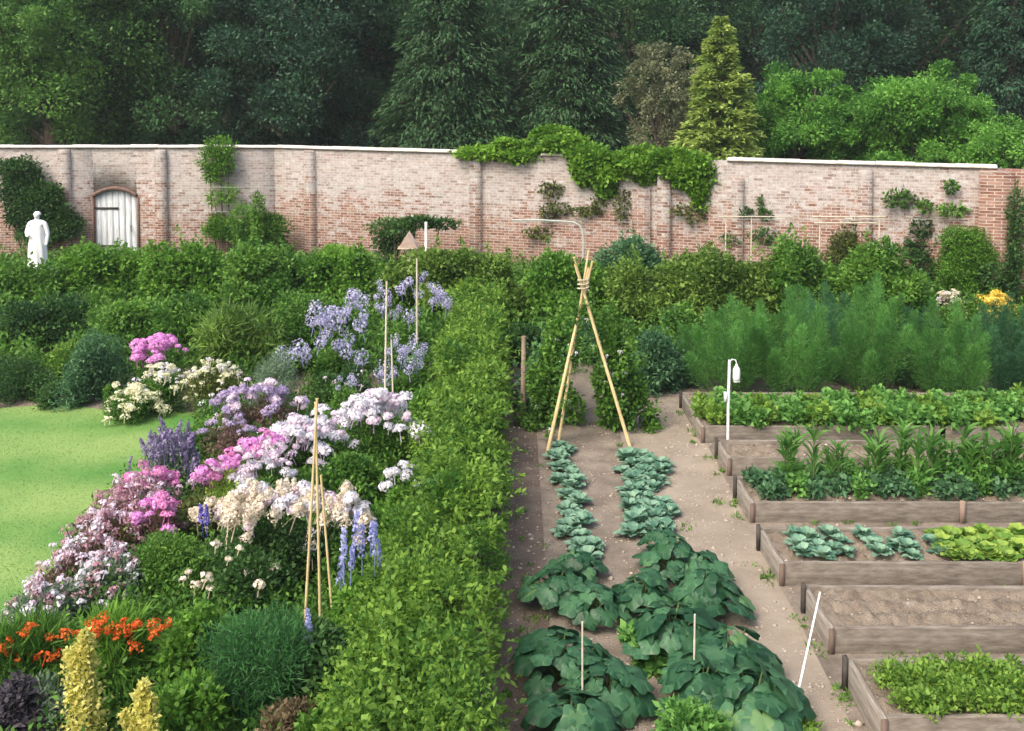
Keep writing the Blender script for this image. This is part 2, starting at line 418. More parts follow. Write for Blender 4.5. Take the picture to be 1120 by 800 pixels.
co.location = (0, 0, H); co.rotation_euler = (math.pi / 2 - PITCH, 0, 0)
cd.shift_x = 2 / 1120; cd.shift_y = (CY - 400) / 1120
sc.camera = co
sc.view_settings.view_transform = 'Standard'; sc.view_settings.look = 'None'; sc.view_settings.gamma = 1.0
sc.view_settings.use_curve_mapping = False
sc.view_settings.exposure = 1.1
sc.cycles.max_bounces = 7; sc.cycles.diffuse_bounces = 5; sc.cycles.transmission_bounces = 4; sc.cycles.volume_bounces = 1; sc.cycles.glossy_bounces = 2

# ------------------------------------------------------------------ ground
def sheet(name, poly, z, mat, kind='structure'):
    mb = MB(); mb.add([(x, y, z) for x, y in poly], [tuple(range(len(poly)))])
    o = mb.build(name, mat); tag(o, kind=kind); return o

sheet('ground', [(-165, -40), (165, -40), (165, 262), (-165, 262)], 0, M['soil'])
sheet('path', [(1.5, 4), (2.75, 4), (2.9, 11), (3.0, 17.2), (2.2, 17.4), (1.75, 17.3), (1.6, 11)], .004, M['path'])
sheet('shaded_soil_strip', [(-.4, 4), (.36, 4), (.40, 12), (.42, 17), (.3, 22), (-.4, 22)], .005, M['shadesoil'])  # darker sheet right of the hedge, its shadow painted on the soil

def lawn():
    e = [W(222, 452)[:2], W(205, 480)[:2], W(140, 545)[:2], W(40, 640)[:2], W(-60, 760)[:2]]
    b = [W(-500, 446)[:2], W(-200, 444)[:2], W(0, 447)[:2], W(70, 443)[:2], W(120, 450)[:2]]
    poly = [tuple(p) for p in b] + [tuple(p) for p in e] + [(-6.5, 5.0), (-14, 5.0)]
    sheet('lawn', poly, .012, M['lawn'])
    P = np.array(poly)
    n = 70000
    lo, hi = P.min(0), P.max(0); hi[1] += .0; lo[0] = max(lo[0], -11)
    q = rng.uniform(lo, hi, (n, 2))
    inside = np.zeros(n, bool); j = len(P) - 1
    for i in range(len(P)):
        c = ((P[i, 1] > q[:, 1]) != (P[j, 1] > q[:, 1])) & (q[:, 0] < (P[j, 0] - P[i, 0]) * (q[:, 1] - P[i, 1]) / (P[j, 1] - P[i, 1] + 1e-12) + P[i, 0])
        inside ^= c; j = i
    q = q[inside]; n = len(q)
    mb = MB()
    Pn = np.c_[q, np.full(n, .01)]
    D = rng.normal(size=(n, 3)) * .5 + np.array([0, 0, 1.0])
    stripe = .18 * np.sin(q[:, 1] * 2.1 + .5 * np.sin(q[:, 0])) + .16 * np.sin(q[:, 0] * 1.7 + q[:, 1] * .8)
    add_leaves(mb, Pn, D, .014, .010, .5 + 1.5 * stripe + .12 * rng.normal(size=n), flat=.25)
    tag(mb.build('grass', M['grass']), 'short mown lawn grass blades in pale and dark stripes', 'grass', kind='stuff')
lawn()

# terrain behind the wall
def hill():
    xs = np.linspace(-160, 160, 41); ys = np.linspace(58, 260, 24)
    V = []; 
    for y in ys:
        for x in xs:
            V.append((x, y, .02 + min(26, max(0, (y - 62) * .42)) + 1.2 * math.sin(x * .07) * min(1, (y - 58) / 20)))
    Fq = [(j*41+i, j*41+i+1, (j+1)*41+i+1, (j+1)*41+i) for j in range(23) for i in range(40)]
    mb = MB(); mb.add(V, Fq); o = mb.build('hillside', M['hill'], smooth=True); tag(o, kind='structure')
hill()

# ------------------------------------------------------------------ garden wall
HL, HR = 3.65, 3.50
dz = lambda py: -ray(560, py)[2] / ray(560, py)[1]
DL = (H - HL) / dz(162)
DR = (H - HR) / dz(185)
XB = PD(300, 163, DL)[0]; XR = PD(1098, 185, DR)[0]
PW = [np.array([-46.0, DL]), np.array([XB, DL]), np.array([XR, DR])]
ang = math.atan2(DR - DL, XR - XB)
PW.append(PW[2] + 14 * np.array([math.cos(ang - .25), math.sin(ang - .25)]))

def wall_hit(px, py, off=0.0):
    """point where the ray meets the wall's front plane (off metres in front)"""
    d = ray(px, py)
    for i in range(3):
        a, b = PW[i], PW[i+1]
        t = (b - a) / np.linalg.norm(b - a); n = np.array([t[1], -t[0]])
        a2 = a + n * off
        k = (a2 @ n) / (d[:2] @ n)
        p = d * k
        s = (p[:2] - a2) @ t
        if s <= np.linalg.norm(b - a) or i == 2:
            if s >= -1e-6 or i == 0:
                return np.array([p[0], p[1], H + p[2]])
    return np.array([p[0], p[1], H + p[2]])

def add_uv(o, fn):
    me = o.data; uv = me.uv_layers.new(name='UVMap')
    co_ = np.zeros(len(me.vertices) * 3, np.float32); me.vertices.foreach_get('co', co_); co_ = co_.reshape(-1, 3)
    li = np.zeros(len(me.loops), np.int32); me.loops.foreach_get('vertex_index', li)
    uv.data.foreach_set('uv', np.array([fn(c) for c in co_[li]], np.float32).ravel())

DOORP = [wall_hit(103, 240), wall_hit(150, 240)]
DX0, DX1 = DOORP[0][0], DOORP[1][0]
DZS, DZT = wall_hit(126, 216)[2], wall_hit(126, 208)[2]     # springing, crown of the arch

def wall():
    root = thing('brick_wall', 'long old limewashed brick garden wall with pale coping and pilasters', 'wall', (0, 0, 0))
    TH = .42
    # profile boxes along each straight, front face split round the doorway
    def seg(a, b, za, zb, z0=0.0, mat=M['brick'], name='wall_face', th=TH, off=0.0, u0=0.0):
        t = (b - a) / np.linalg.norm(b - a); n = np.array([-t[1], t[0]])
        Lg = np.linalg.norm(b - a); k = max(1, int(Lg / 1.0))
        mb = MB(); V = []
        # uneven top and face
        for i in range(k + 1):
            p = a + t * Lg * i / k; zt = za + (zb - za) * i / k
            f = p - n * off; g = p + n * th
            V += [(f[0], f[1], z0), (f[0], f[1], zt), (g[0], g[1], zt), (g[0], g[1], z0)]
        Fq = []
        for i in range(k):
            q = 4 * i
            Fq += [(q, q+4, q+5, q+1), (q+1, q+5, q+6, q+2), (q+2, q+6, q+7, q+3)]
        Fq += [(0, 1, 2, 3), (4*k+3, 4*k+2, 4*k+1, 4*k)]
        mb.add(V, Fq)
        o = mb.build(name, mat, root)
        add_uv(o, lambda c: (u0 + (c[0] - a[0]) * t[0] + (c[1] - a[1]) * t[1] + 0.5 * abs((c[0] - a[0]) * n[0] + (c[1] - a[1]) * n[1]), c[2]))
        return o
    A, B, C, E = PW
    dl, dr = np.array([DX0, DL]), np.array([DX1, DL])
    seg(A, dl, HL, HL, u0=0.0)
    seg(dr, B, HL, HL, u0=DX1 - A[0])
    seg(B, C, HL, HR, u0=B[0] - A[0])
    seg(C, E, HR + .0, HR - .3, mat=M['redbrick'], u0=100)
    # over the door: panel with segmental arch underside
    mb = MB(); n = 14; V = []
    for i in range(n + 1):
        s = i / n; x = DX0 + (DX1 - DX0) * s; za = DZS + (DZT - DZS) * (1 - (2*s - 1) ** 2)
        V += [(x, DL, za), (x, DL, HL), (x, DL + TH, HL), (x, DL + TH, za)]
    Fq = []
    for i in range(n):
        q = 4*i
        Fq += [(q, q+4, q+5, q+1), (q+1, q+5, q+6, q+2), (q+2, q+6, q+7, q+3), (q+3, q+7, q+4, q)]
    mb.add(V, Fq); o = mb.build('wall_face', M['brick'], root); add_uv(o, lambda c: (c[0] - A[0], c[2]))
    # brick arch ring standing proud
    mb = MB(); V = []
    for i in range(n + 1):
        s = i / n; x = DX0 - .02 + (DX1 - DX0 + .04) * s; za = DZS + (DZT - DZS) * (1 - (2*s - 1) ** 2)
        V += [(x, DL - .05, za), (x, DL - .05, za + .12), (x, DL + .01, za + .12), (x, DL + .01, za)]
    mb.add(V, Fq + [(0, 1, 2, 3), (4*n+3, 4*n+2, 4*n+1, 4*n)]); o = mb.build('door_arch', M['archbrick'], root)
    mb = MB(); mb.box((DX0 - .07, DL - .03, 0), (DX0, DL + .1, DZS + .02)); mb.box((DX1, DL - .03, 0), (DX1 + .07, DL + .1, DZS + .02))
    mb.build('door_jamb', M['archbrick'], root)
    # plank door
    d = MB(); k = 7; wv = (DX1 - DX0) / k
    for i in range(k):
        x0 = DX0 + wv * i + .006; x1 = DX0 + wv * (i + 1) - .006
        zf = lambda x: DZS + (DZT - DZS) * (1 - (2 * (x - DX0) / (DX1 - DX0) - 1) ** 2) - .01
        y = DL + .07 + .006 * (i % 2)
        V = [(x0, y, .03), (x1, y, .03), (x1, y, zf(x1)), (x0, y, zf(x0)), (x0, y+.05, .03), (x1, y+.05, .03), (x1, y+.05, zf(x1)), (x0, y+.05, zf(x0))]
        d.add(V, [(0,1,2,3),(5,4,7,6),(4,0,3,7),(1,5,6,2),(3,2,6,7)])
    dr_ = d.build('door', M['doorwood'], root)
    hd = MB(); hd.tube([(DX1 - .2, DL + .06, 1.02), (DX1 - .2, DL + .0, 1.02), (DX1 - .2, DL + .0, 1.18), (DX1 - .2, DL + .06, 1.18)], .013, 6)
    hd.build('handle', M['darkpeg'], dr_)
    for z in (.5, 1.7):
        hg = MB(); hg.box((DX0 + .02, DL + .052, z), (DX0 + .75, DL + .068, z + .07)); hg.build('hinge', M['darkpeg'], dr_)
    # coping, in runs with gaps where the top has crumbled under the ivy
    def coping(a, b, za, zb):
        t = (b - a) / np.linalg.norm(b - a); n = np.array([-t[1], t[0]]); Lg = np.linalg.norm(b - a); k = max(1, int(Lg / .9))
        mb = MB()
        for i in range(k):
            p = a + t * (Lg * i / k + .006); q = a + t * (Lg * (i+1) / k - .006)
            z1 = za + (zb - za) * i / k; z2 = za + (zb - za) * (i+1) / k; j = rng.normal() * .006
            V = []
            for (pt, z) in ((p, z1), (q, z2)):
                f = pt - n * .06; g = pt + n * (TH + .06); mm = pt + n * (TH / 2)
                V += [(f[0], f[1], z + .003), (f[0], f[1], z + .05 + j), (mm[0], mm[1], z + .09 + j), (g[0], g[1], z + .05 + j), (g[0], g[1], z + .003)]
            mb.add(V, [(0,5,6,1),(1,6,7,2),(2,7,8,3),(3,8,9,4),(4,9,5,0)]); mb.add(V, [(0,1,2,3,4),(9,8,7,6,5)])
        mb.build('coping', M['stone'], root)
    coping(A, B, HL, HL)
    def on(px): 
        p = wall_hit(px, 180); return p[:2], HL + (HR - HL) * (p[0] - B[0]) / (C[0] - B[0])
    p1, z1 = on(560); p2, z2 = on(592); p3, z3 = on(626); p4, z4 = on(795); p5, z5 = on(1091)
    coping(B, p1, HL, z1); coping(p2, p3, z2, z3); coping(p4, p5, z4, z5)
    # pilasters
    def pil(px, w=.34, proj=.13, top=.0, mat=M['brick'], z0=0.0):
        p = wall_hit(px, 220)[:2]; i = 0 if p[0] < B[0] else (1 if p[0] < C[0] else 2)
        t = (PW[i+1] - PW[i]) / np.linalg.norm(PW[i+1] - PW[i]); n = np.array([t[1], -t[0]])
        zt = (HL if i == 0 else HL + (HR - HL) * (p[0] - B[0]) / (C[0] - B[0])) - .004 - top
        a = p - t * w / 2; b = p + t * w / 2; a2 = a + n * proj; b2 = b + n * proj; ai = a - n * .02; bi = b - n * .02
        mb = MB()
        V = [(ai[0], ai[1], z0), (a2[0], a2[1], z0), (b2[0], b2[1], z0), (bi[0], bi[1], z0), (ai[0], ai[1], zt), (a2[0], a2[1], zt - .12), (b2[0], b2[1], zt - .12), (bi[0], bi[1], zt)]
        mb.add(V, [(0,1,5,4),(1,2,6,5),(2,3,7,6),(4,5,6,7)])
        o = mb.build('pilaster', mat, root); add_uv(o, lambda c: (c[0] * 1.0 + 0.7 * c[1] + px, c[2]))
    for px in (72, 177, 340, 521): pil(px)
    pil(727, .34, .16, .35); pil(702, .5, .10, .75); pil(807, .3, .1, .4); pil(946, .34, .13, .1)
    pil(1089, .75, .2, .0, M['redbrick'])
    # training wires on the wall
    for (pa, pb, y) in ((190, 520, 232), (560, 720, 243), (800, 1060, 240), (190, 520, 205)):
        p, q = wall_hit(pa, y, .16), wall_hit(pb, y, .16)
        mb = MB(); mb.tube([p, q], .006, 4); mb.build('training_wire', M['greypole'], root)
wall()

# ------------------------------------------------------------------ generic plants
def stems_mesh(h, rx, ry, n, r=.012, spread=.7):
    mb = MB()
    for i in range(n):
        a = rng.uniform(0, 6.28); q = math.sqrt(rng.random())
        x0, y0 = .25 * rx * math.cos(a) * q, .25 * ry * math.sin(a) * q
        x1, y1 = spread * rx * math.cos(a) * q, spread * ry * math.sin(a) * q
        k = rng.uniform(.6, .95)
        mb.tube([(x0, y0, -.02), (x0 + (x1-x0) * .35, y0 + (y1-y0) * .35, h * k * .5), (x1, y1, h * k)], [r, r * .8, r * .35], 5, cap=False)
    return mb

def bush(name, label, cat, loc, h, rx, ry, mat, nblob=24, per=220, L=.07, Wd=.04, group=None, z0=.05, nst=6, str_=.012, up=.4, br=.42, shell=.35, cvar=.2, flat=.6, var=.28, parent_only=False, box=.0):
    root = thing(name, label, cat, loc, 0, group)
    stems_mesh(h, rx, ry, nst, str_).build('stem', M['bark' if str_ > .02 else 'stem'], root)
    mb = MB(); blobs = []
    for i in range(nblob):
        d = rdir(1)[0]; q = rng.random() ** .45
        c = np.array([d[0] * rx * q * (1 - br * .7), d[1] * ry * q * (1 - br * .7), z0 + (h - z0) * (.5 + .5 * d[2] * q * (1 - br * .5))])
        r = br * rng.uniform(.6, 1.15)
        rr = np.array([rx * r, ry * r, min(h * .5 * r * 1.2, (rx + ry) * .5 * r)])
        c[2] = min(c[2], h - rr[2] * .9)
        blobs.append((c, rr))
    for i in range(max(4, nblob // 3)):
        a = rng.uniform(0, 6.28); q = rng.uniform(.2, .8)
        blobs.append((np.array([rx * q * math.cos(a), ry * q * math.sin(a), h * rng.uniform(.12, .35)]), np.array([rx, ry, h * .6]) * .4))
    blob_leaves(mb, blobs, per, L, Wd, up=up, shell=shell, minz=.01, cvar=cvar, flat=flat, var=var)
    mb.build('foliage', mat, root)
    return root

def patch(name, label, cat, blobs, D, depth, mat, per, L, Wd, group=None, rnd=.8, up=.3, shell=.3, stem=None, parts=True, cvar=.2, woff=.25, flat=.6, dens=None, skirt=True, shoots=0.0):
    """plant whose masses are laid out on an upright plane: blobs in photo pixels (cx,cy,rx,ry); D = metres away, or 'wall'"""
    B3 = []
    for (cx, cy, rx, ry) in blobs:
        if D == 'wall': p = wall_hit(cx, cy, woff); dd = p[1]
        else: p = PD(cx, cy, D + rng.normal() * depth * .35); dd = D
        s = dd / F * 1.03
        n = max(1, int(round(rx * ry / 160.)))
        n = min(n, 12)
        for i in range(n):
            d = rdir(1)[0] * rng.random() ** .5 * (.65 if n > 1 else 0)
            k = 1.0 if n == 1 else rng.uniform(.40, .68)
            c = p + np.array([d[0] * rx * s, d[1] * depth * .7, d[2] * ry * s])
            B3.append((c, np.array([rx * s * k, max(depth * (.5 if n > 1 else .8), .06), ry * s * k])))
    base = np.mean([b[0] for b in B3], 0); base[2] = 0
    if D != 'wall' and skirt:
        for c, r in list(B3):
            z = c[2] - r[2]
            while z > .1:
                q = r * rng.uniform(.8, 1.1)
                B3.append((np.array([c[0] + rng.normal() * .12, c[1] + rng.normal() * depth * .3, max(z - q[2] * .3, .1)]), q))
                z -= q[2] * 1.3
    root = thing(name, label, cat, base, 0, group)
    mb = MB()
    if shoots:
        for c, r in B3:
            if rng.random() < shoots:
                p0 = c - base + np.array([rng.normal() * r[0] * .5, rng.normal() * r[1] * .4, r[2] * .6]); dd_ = nrm(np.array([rng.normal() * .35, rng.normal() * .3, 1.0])); ln = rng.uniform(.2, .55)
                t_ = rng.random(26); add_leaves(mb, p0 + dd_ * (t_ * ln)[:, None] + .03 * rng.normal(size=(26, 3)), rdir(26) + dd_ * .5, L * .9, Wd * .9, .6 + .2 * rng.normal(size=26))
    blob_leaves(mb, [(c - base, r) for c, r in B3], per if dens is None else (lambda r: dens * (r[0]*r[2] + r[0]*r[1] + r[1]*r[2])), L, Wd, up=up, rnd=rnd, shell=shell, cvar=cvar, flat=flat, minz=.01)
    mb.build('foliage', mat, root)
    if stem:
        ms = MB(); sr = .35 if 'bean' in name else 1.0
        for b in B3[::max(1, len(B3) // stem)]:
            e = b[0] - base; f = np.array([e[0] * .45, e[1] * .6, -.02])
            mid = (e * .5 + f * .5) + np.array([rng.normal() * .06, 0, 0])
            ms.tube([f, mid, e], [.03 * sr, .022 * sr, .01 * sr], 5, cap=False)
        ms.build('stem', M['stem' if sr < 1 else 'bark'], root)
    return root

# ------------------------------------------------------------------ trees beyond the wall
def broadleaf(name, label, loc, h, r, crown0, mats, nclump, per, L, group=None, seed=1, clr=.24, egg=.0):
    root = thing(name, label, 'tree', loc, 0, group)
    tr = MB()
    tr.tube([(0, 0, -.1), (.1, .05, h * .3), (.0, .1, h * .6), (.1, 0, h * .88)], [r * .09, r * .07, r * .045, r * .015], 9)
    cz = (h + crown0) / 2; rz = (h - crown0) / 2
    cl = []
    for i in range(nclump):
        d = rdir(1)[0]; q = rng.random() ** .36 * rng.uniform(.84, 1.08)
        s = 1 - egg * max(0, d[2])
        c = np.array([d[0] * r * q * s, d[1] * r * q * s, cz + d[2] * rz * q])
        cl.append((c, np.array([1, 1, .72]) * r * clr * rng.uniform(.45, 1.3)))
    for c, q in cl[::max(1, nclump // 22)]:
        b = np.array([0, 0, max(crown0 * .8, c[2] * .55)])
        tr.tube([b, b * .5 + c * .5 + np.array([0, 0, -.1]), c], [r * .03, r * .02, r * .006], 5, cap=False)
    tr.build('trunk', M['bark'], root, smooth=True)
    mb = MB(); blob_leaves(mb, cl, per, L, L * .55, up=.15, shell=.2, cvar=.22, var=.22, rnd=.7)
    mb.build('crown', mats, root)
    return root

def conifer(name, label, loc, h, r, mat, nlev, nbr, per, L, Wd, group=None, droop=.25, base=.06, power=1.0, tip=.35, up=0.0):
    root = thing(name, label, 'tree', loc, 0, group)
    tr = MB(); tr.tube([(0, 0, -.1), (0, 0, h * .5), (0, 0, h * .97)], [r * .1, r * .06, .02], 8)
    mb = MB()
    for i in range(nlev):
        t = i / (nlev - 1); z = h * (base + (1 - base) * t)
        rr = r * (1 - t) ** power + tip * .3
        nb = max(4, int(nbr * (1 - .6 * t)))
        a0 = rng.uniform(0, 6.28)
        for j in range(nb):
            a = a0 + 6.283 * j / nb + rng.normal() * .25
            Lb = rr * rng.uniform(.75, 1.12)
            u = np.array([math.cos(a), math.sin(a), 0])
            end = u * Lb + np.array([0, 0, z - droop * Lb + rng.normal() * .1 * h / nlev])
            tr.tube([(0, 0, z), (np.array([0, 0, z]) + end) * .5 + np.array([0, 0, .06 * Lb]), end], [.03, .02, .006], 4, cap=False)
            n = int(per * (.35 + .65 * Lb / r))
            s = rng.beta(2.2, 1.2, n)
            side = np.array([-u[1], u[0], 0])
            P = np.array([0, 0, z]) + s[:, None] * (end - np.array([0, 0, z])) + side * (rng.normal(size=n) * .22 * Lb * (1.05 - s * .6))[:, None]
            P[:, 2] += .06 * Lb * np.sin(s * 3.14) + rng.normal(size=n) * .035 * r
            D = u + side * (np.sign(rng.normal(size=n)) * rng.random(n) * .9)[:, None] + np.array([0, 0, -droop * 1.3 + up]) + .35 * rng.normal(size=(n, 3))
            add_leaves(mb, P, D, L, Wd, .35 + .35 * s + .12 * rng.normal() + .2 * rng.normal(size=n), flat=.35)
    tr.build('trunk', M['bark'], root)
    mb.build('crown', mat, root)
    return root

def gx(px, D): return PD(px, 150, D)[0]
G_W = 'trees of the dark wood behind the wall'
broadleaf('broadleaf_tree', 'tall dark broadleaf tree with paler leaf sprays, behind the left end of the wall', (gx(55, 43), 43, 0), 13, 4.6, 1.2, M['tmid'], 150, 420, .19, G_W)
t_dark = broadleaf('broadleaf_tree', 'very dark leafy tree rising behind the arched wall door', (gx(190, 46), 46, 0), 14, 4.8, 1.0, M['twood'], 150, 420, .19, G_W)
broadleaf('broadleaf_tree', 'blackish green leafy tree right of the climber that tops the wall', (gx(320, 45), 45.5, 0), 13.5, 4.4, .8, M['twood2'], 150, 420, .19, G_W)
broadleaf('broadleaf_tree', 'mottled dark green tree left of the dense fir, low russet leaves', (gx(405, 50), 50, 0), 14, 4.4, .8, M['twood'], 140, 420, .19, G_W)
t_fir = conifer('fir_tree', 'broad dense dark fir behind the left slope of the ivy mound', (gx(492, 43), 43, 0), 13.5, 4.0, M['tfir'], 30, 17, 150, .29, .085, G_W, droop=.32, power=.75)
conifer('fir_tree', 'dark layered fir straight behind the ivy mound on the wall', (gx(618, 44), 44, 0), 14.5, 4.1, M['tfir'], 32, 17, 150, .29, .085, G_W, droop=.3, power=.7)
broadleaf('sparse_tree', 'thin brownish half bare tree between the dark fir and the golden conifer', (gx(722, 39), 39, 0), 7.9, 1.7, 1.0, M['tbrown'], 110, 130, .13, None, clr=.22)
conifer('golden_conifer', 'cone shaped golden yellow conifer rising above the ivy covered wall', (gx(787, 36.6), 36.6, 0), 8.0, 1.95, M['tgold'], 24, 13, 110, .24, .12, None, droop=.16, power=.62, tip=.35, up=.35)
broadleaf('light_green_tree', 'light green round tree behind the wall next to the golden conifer', (gx(876, 38.6), 38.6, 0), 6.45, 2.5, 1.0, M['tlight'], 150, 330, .15, 'light green trees behind the right wall', clr=.21)
broadleaf('light_green_tree', 'light green rounded tree behind the wall, widest one, before the dark right corner', (gx(1003, 37), 37, 0), 6.5, 2.6, .8, M['tlight'], 160, 330, .15, 'light green trees behind the right wall', clr=.21)
broadleaf('light_green_tree', 'low pale green bushy tree above the red brick corner of the wall', (gx(1092, 35), 35, 0), 4.6, 1.7, .6, M['tlight'], 60, 380, .14, 'light green trees behind the right wall', clr=.3)
broadleaf('light_green_tree', 'small green bushy tree low between the two rounded light green trees', (gx(935, 39), 39.5, 0), 5.2, 1.9, .6, M['tlight'], 60, 380, .15, 'light green trees behind the right wall', clr=.3)
conifer('fir_tree', 'dark fir at the far right edge above the pale bushy tree', (gx(1105, 46), 46, 0), 13, 3.6, M['twood2'], 28, 16, 150, .29, .085, G_W, droop=.3, power=.75)
broadleaf('broadleaf_tree', 'dark blue green tree rising behind the two light green trees', (gx(905, 50), 50, 0), 14, 4.6, .8, M['twood2'], 140, 420, .19, G_W)
# the wood continues behind, copies of two dark trees
for i, (px, D, s) in enumerate([(-60,52,1.05),(-170,47,1.0),(60,58,1.15),(130,62,1.2),(250,56,1.1),(350,63,1.25),(450,58,1.1),(545,60,1.2),(690,54,1.05),(760,56,1.1),(820,62,1.2),(985,57,1.15),(1050,60,1.2),(1180,50,1.1),(1290,46,1.0),(1150,64,1.2)]):
    src = t_dark if i % 3 else t_fir
    dup(src, (gx(px, D), D, 0), rng.uniform(0, 6), s * rng.uniform(.95, 1.05),
        'dark fir in the depth of the wood beyond the wall' if src is t_fir else 'dark leafy tree in the depth of the wood beyond the wall', 'far firs of the wood' if src is t_fir else 'far leafy trees of the wood')

# ------------------------------------------------------------------ plants on and along the wall
patch('ivy', 'bright green ivy mound spreading over the crumbled wall top', 'ivy', [(592,153,36,13),(565,161,32,10),(615,160,30,12),(530,168,30,7),(640,167,22,9),(575,171,30,6),(548,167,24,7),(600,166,34,8)], 'wall', .4, M['ivy'], 0, .13, .10, 'ivy on the wall', dens=2600, woff=-.1)
patch('ivy', 'heavy curtain of green ivy hanging over the wall beside the golden conifer', 'ivy', [(650,185,26,24),(690,178,38,20),(730,181,38,18),(768,190,22,26),(764,212,15,22),(660,207,18,14),(700,190,28,14),(640,178,14,16),(672,182,26,20),(748,184,24,20),(714,180,30,18)], 'wall', .4, M['ivy'], 0, .13, .10, 'ivy on the wall', dens=2600, woff=.05)
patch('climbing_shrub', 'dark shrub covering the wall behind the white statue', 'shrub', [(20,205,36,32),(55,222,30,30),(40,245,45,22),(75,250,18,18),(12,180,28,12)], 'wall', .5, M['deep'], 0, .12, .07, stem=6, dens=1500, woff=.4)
patch('wall_climber', 'pale green climber growing up the wall and over the coping', 'climber', [(240,162,18,12),(226,188,16,20),(249,186,15,22),(245,215,20,20),(238,238,26,18),(252,252,38,20),(232,175,16,14)], 'wall', .3, M['bright'], 0, .11, .05, stem=6, dens=1700, woff=.3)
patch('wall_shrub', 'low dark green spiky shrub at the wall foot right of the climber', 'shrub', [(285,248,34,18),(300,262,30,14),(282,228,6,16),(265,240,14,16)], 30.5, .5, M['mid'], 0, .13, .05, stem=4, dens=1500)
patch('trained_fruit_tree', 'dark fruit tree trained flat against the middle of the wall', 'tree', [(450,241,40,6),(430,249,26,9),(482,245,20,5),(424,266,20,18),(436,256,16,10),(428,284,20,14)], 28.0, .35, M['deep'], 0, .12, .06, stem=8, dens=1900, skirt=False)
patch('wall_creeper', 'thin patch of ivy clinging below the gap in the coping', 'creeper', [(603,208,16,8),(612,228,22,6),(590,255,18,6),(640,232,18,5),(600,236,12,4)], 'wall', .12, M['olive'], 0, .10, .07, dens=1400, woff=.1)
patch('wall_creeper', 'wispy creeper round the broken brickwork under the ivy curtain', 'creeper', [(680,225,10,16),(760,236,12,10),(745,230,10,6),(655,225,10,10)], 'wall', .12, M['olive'], 0, .10, .07, dens=1100, woff=.1)
patch('wall_creeper', 'low creeper behind the pale twin posts by the wall', 'creeper', [(815,232,8,5),(836,235,8,5),(835,258,16,8),(800,262,12,6),(832,224,3,10)], 'wall', .12, M['deep'], 0, .10, .07, dens=1300, woff=.1)
patch('wall_creeper', 'dark ivy tufts high on the right part of the wall', 'creeper', [(985,218,19,10),(1042,230,19,6),(1040,205,8,6),(1012,226,8,6)], 'wall', .16, M['mid'], 0, .10, .07, dens=1700, woff=.12)
patch('wall_shrub', 'brownish green bush against the wall below the stone rail', 'shrub', [(940,248,26,22),(925,265,22,14),(960,262,22,16)], 25.6, .5, M['olive'], 0, .10, .05, stem=4, dens=1500)
patch('wall_shrub', 'dark blackish bush left of the clipped round shrub', 'shrub', [(1010,250,22,20),(1000,270,20,18),(1025,275,14,18)], 25.2, .5, M['deep'], 0, .10, .05, stem=4, dens=1500)
patch('clipped_shrub', 'small clipped bright green block shaped shrub at the right wall', 'shrub', [(1045,262,15,13),(1066,262,15,13),(1045,278,15,12),(1066,278,14,12),(1056,270,18,18)], 24.4, .5, M['bright'], 0, .06, .035, stem=3, dens=6000, cvar=.06)
patch('wall_shrub', 'dark low shrub beside the red brick pier at the right', 'shrub', [(1085,300,14,12),(1110,285,12,20),(1112,230,8,26)], 23.8, .4, M['deep'], 0, .10, .05, stem=3, dens=1500)

# ------------------------------------------------------------------ middle band of shrubs, left
G_ML = 'leafy shrubs in a row before the left wall'
for (lb, bl, D, mt) in [
    ('leafy green shrub at the foot of the white statue', [(14,306,34,22),(48,306,28,20),(5,330,30,26)], 24.0, 'mid'),
    ('tall leafy bright green shrub before the arched wall door', [(105,292,40,22),(135,300,36,26),(95,320,38,24)], 24.4, 'bright'),
    ('broad leafy green shrub right of the arched wall door', [(185,288,36,22),(220,292,34,24),(190,320,40,26),(235,318,30,24)], 24.0, 'bright'),
    ('leafy shrub below the climber on the wall', [(275,284,34,20),(310,288,32,22),(290,312,38,24)], 23.6, 'mid'),
    ('bright leafy shrub left of the trained fruit tree', [(355,284,36,20),(385,296,26,22),(370,318,38,26)], 23.2, 'bright'),
    ('leafy shrub under the little bird table', [(430,305,28,24),(470,290,34,20),(505,290,30,16),(480,315,34,26)], 22.6, 'olive2')]:
    patch('leafy_shrub', lb, 'shrub', bl, D, .8, M[mt], 0, .12, .075, G_ML, stem=6, dens=1050, cvar=.24, shoots=.6)
